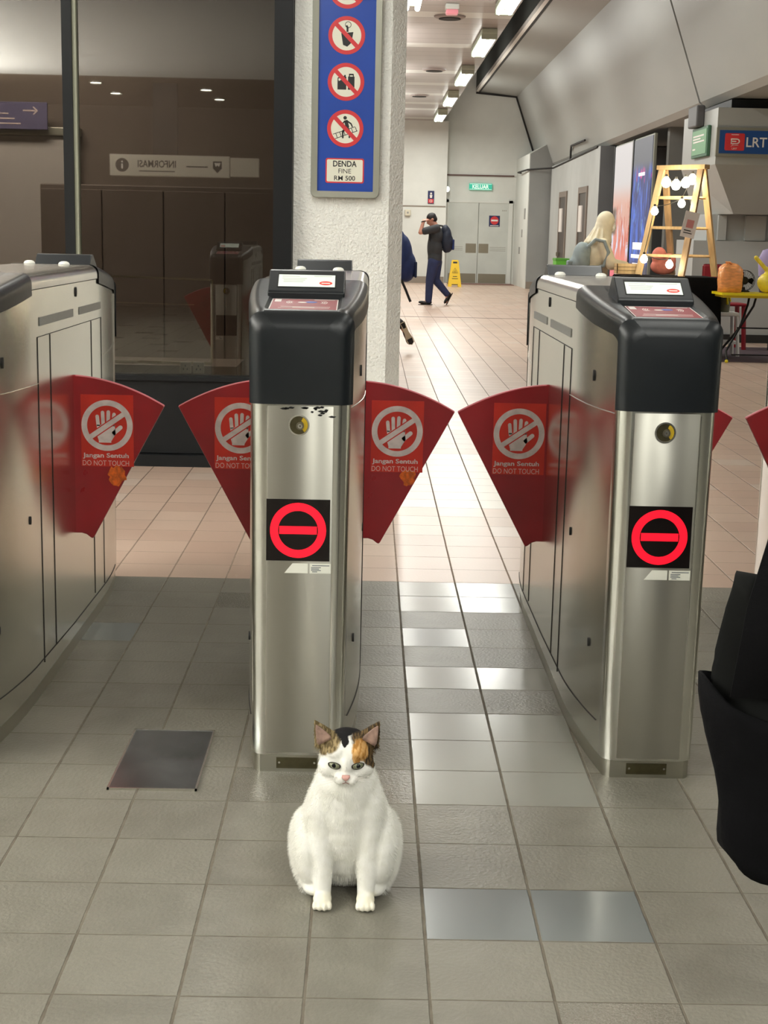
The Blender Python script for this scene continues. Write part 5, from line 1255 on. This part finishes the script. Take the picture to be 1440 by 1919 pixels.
# yellow folding table
t = thing('folding_table', 'yellow folding table with black crossed legs at the right edge', 'folding table', (5.05, 18.1, 0))
Z = .83
MB().prism(rrect(-.74, .74, -.3, .3, .06), Z-.0, Z+.028, 'z').build('table_top', M['tyellow'], t); MB().prism(rrect(-.70, .70, -.26, .26, .04), Z-.03, Z, 'z').build('table_rim', mat('rim_yellow', (206, 186, 40), .5), t)
for sx in (-1, 1):
    for a, c in ((-1, 1), (1, -1)):
        lg = MB().tube([(sx*.62-.0, a*.26, .03), (sx*.60, a*.12, .14), (sx*.42, a*-.0, .42), (sx*.3, c*.14, .7), (sx*.28, c*.16, Z-.02)], .014, 8).build('leg', M['frame_dark'], t, True)
        MB().ell((sx*.62, a*.26, .022), (.022, .022, .022)).build('foot_cap', M['tyellow'], lg, 'all')
MB().tube([(-.45, 0, .42), (.45, 0, .42)], .009, 8).tube([(-.55, -.2, .1), (.55, -.2, .1)], .009, 8).build('cross_bar', M['frame_dark'], t, True)
t = thing('carrier_bag', 'orange plastic bag full of stacked boxes on the yellow table', 'plastic bag', (4.46, 18.05, .858))
b = MB(); rows = []
for z, rx, ry in ((0, .11, .1), (.005, .135, .12), (.08, .142, .125), (.16, .145, .128), (.23, .146, .128), (.28, .138, .12), (.31, .118, .1), (.335, .085, .06), (.347, .03, .02)):
    rows.append([((rx*abs(math.cos(a))**.6*(1 if math.cos(a) > 0 else -1))*(1+.05*math.sin(7*a+z*40)), (ry*abs(math.sin(a))**.6*(1 if math.sin(a) > 0 else -1))*(1+.05*math.cos(6*a+z*30)), z+.012*math.sin(5*a+z*20)*(z > .02)) for a in [2*PI*k/36 for k in range(36)]])
b.grid(rows, closed=True); b.f += [tuple(range(35, -1, -1)), tuple(8*36+k for k in range(36))]; b.mi += [0, 0]
b.build('bag_body', mat('orange_plastic', (238, 160, 96), .35, 0, .16, 14, .4, 30, (1, 1, 3)), t, 'all')
MB().tube([(-.03, 0, .33), (-.07, -.02, .37), (-.02, -.02, .365), (.02, 0, .34)], .012, 8).build('knot', bpy.data.materials['orange_plastic'], t, True)
t = thing('carrier_bag', 'yellow plastic bag with tied ears at the right photo edge', 'plastic bag', (4.95, 18.02, .868))
c = MB(); c.ell((0, 0, .12), (.16, .14, .13)); c.ell((0, 0, .03), (.12, .11, .035)); c.caps((-.03, 0, .22), .05, (-.05, 0, .27), .025); c.caps((-.05, 0, .27), .025, (-.2, -.02, .42), .028); c.caps((-.05, 0, .27), .025, (.1, .0, .4), .03)
skin(c, 'bag_body', mat('yellow_film', (238, 218, 70), .35, 0, .1, 14, .4, 30), t, .011, 3)
t = thing('paper_cone', 'lilac package behind the yellow plastic bag', 'package', (5.0, 18.3, .858)); MB().lathe([(.1, 0), (.12, .2), (.14, .4), (.09, .52), (.02, .54)], n=20).build('wrap', mat('lilac', (172, 160, 214), .6), t, True); MB().lathe([(.102, .0), (.125, .16), (.122, .2), (.1, .2)], n=20).build('band', mat('indigo', (70, 64, 120), .6), t, True)
t = thing('desk_fan', 'small black wire fan between the orange and yellow bags', 'fan', (4.7, 18.3, .858))
b = MB(); b.ring((0, .14), .125, .131, -.03, -.024, 'y', 32); b.ring((0, .14), .125, .131, .03, .036, 'y', 32)
for k in range(20): a = 2*PI*k/20; b.tube([(.03*math.cos(a), -.04, .14+.03*math.sin(a)), (.1*math.cos(a), -.035, .14+.1*math.sin(a)), (.128*math.cos(a), -.027, .14+.128*math.sin(a))], .0018, 4); b.tube([(.128*math.cos(a), -.027, .14+.128*math.sin(a)), (.128*math.cos(a), .033, .14+.128*math.sin(a))], .0018, 4)
b.build('cage', M['frame_dark'], t); MB().disc((0, .14), .05, -.02, .06, 'y', 20).build('motor', M['shoe'], t, True)
b = MB()
for k in range(3):
    a = 2*PI*k/3; b.prism([(.03*math.cos(a-.3), .14+.03*math.sin(a-.3)), (.11*math.cos(a-.45), .14+.11*math.sin(a-.45)), (.118*math.cos(a+.1), .14+.118*math.sin(a+.1)), (.1*math.cos(a+.4), .14+.1*math.sin(a+.4)), (.03*math.cos(a+.4), .14+.03*math.sin(a+.4))], -.008, -.004, 'y')
b.build('fan_blades', M['cloth_black'], t); MB().lathe([(.075, 0), (.075, .012), (.02, .03), (.016, .06)], n=20).build('base', M['shoe'], t, True)
# stool, tub and chair under and behind the yellow table
t = thing('plastic_stool', 'white plastic stool beside the black cloth', 'stool', (4.66, 19.0, 0))
MB().rbox((-.15, -.15, .52), (.15, .15, .57), .012).build('seat', M['mask'], t)
for sx in (-1, 1):
    for sy in (-1, 1): MB().bar((sx*.125, sy*.125, .53), (sx*.16, sy*.16, 0), .04, .03).build('leg', M['mask'], t)
b = MB()
for s in (-1, 1): b.bar((-.15, s*.148, .18), (.15, s*.148, .18), .02, .035); b.bar((s*.148, -.15, .18), (s*.148, .15, .18), .02, .035)
b.build('stretcher', M['mask'], t)
t = thing('tub', 'grey-green tub with a yellow ribbon on the white stool', 'tub', (4.64, 18.97, .571)); MB().lathe([(.06, 0), (.075, .2), (.07, .2), (.055, .01)], n=20).build('pot', mat('olive_tub', (112, 112, 92), .6), t, True)
c = MB(); c.tube([(-.06, -.075, .2), (0, -.09, .22), (.06, -.075, .2)], .018, 8); c.tube([(0, -.09, .21), (.01, -.1, .1)], .015, 8); c.tube([(.03, -.085, .21), (.05, -.095, .14)], .012, 8); c.build('ribbon', M['tyellow'], t, True)
t = thing('plastic_chair', 'dark red plastic chair behind the yellow table', 'chair', (4.98, 20.2, 0)); R_ = mat('red_plastic', (142, 26, 40), .4)
MB().rbox((-.22, -.22, .6), (.22, .22, .64), .015).build('seat', R_, t); MB().rbox((-.34, .16, .7), (-.02, .2, 1.16), .03).rbox((-.32, .15, .6), (-.26, .21, .75), .01).rbox((-.1, .15, .6), (-.04, .21, .75), .01).build('backrest', R_, t)
for sx in (-1, 1):
    for sy in (-1, 1): MB().bar((sx*.18, sy*.18, .61), (sx*.21, sy*.21, 0), .045, .045).build('leg', R_, t)
t = thing('floor_mat', 'dark purple mat under the yellow table', 'mat', (5.15, 18.9, 0)); MB().rbox((-.9, -.9, 0), (.95, 1.6, .008), .003).build('weave', mat('purple_mat', (70, 54, 62), .9, 0, .15, 8), t)
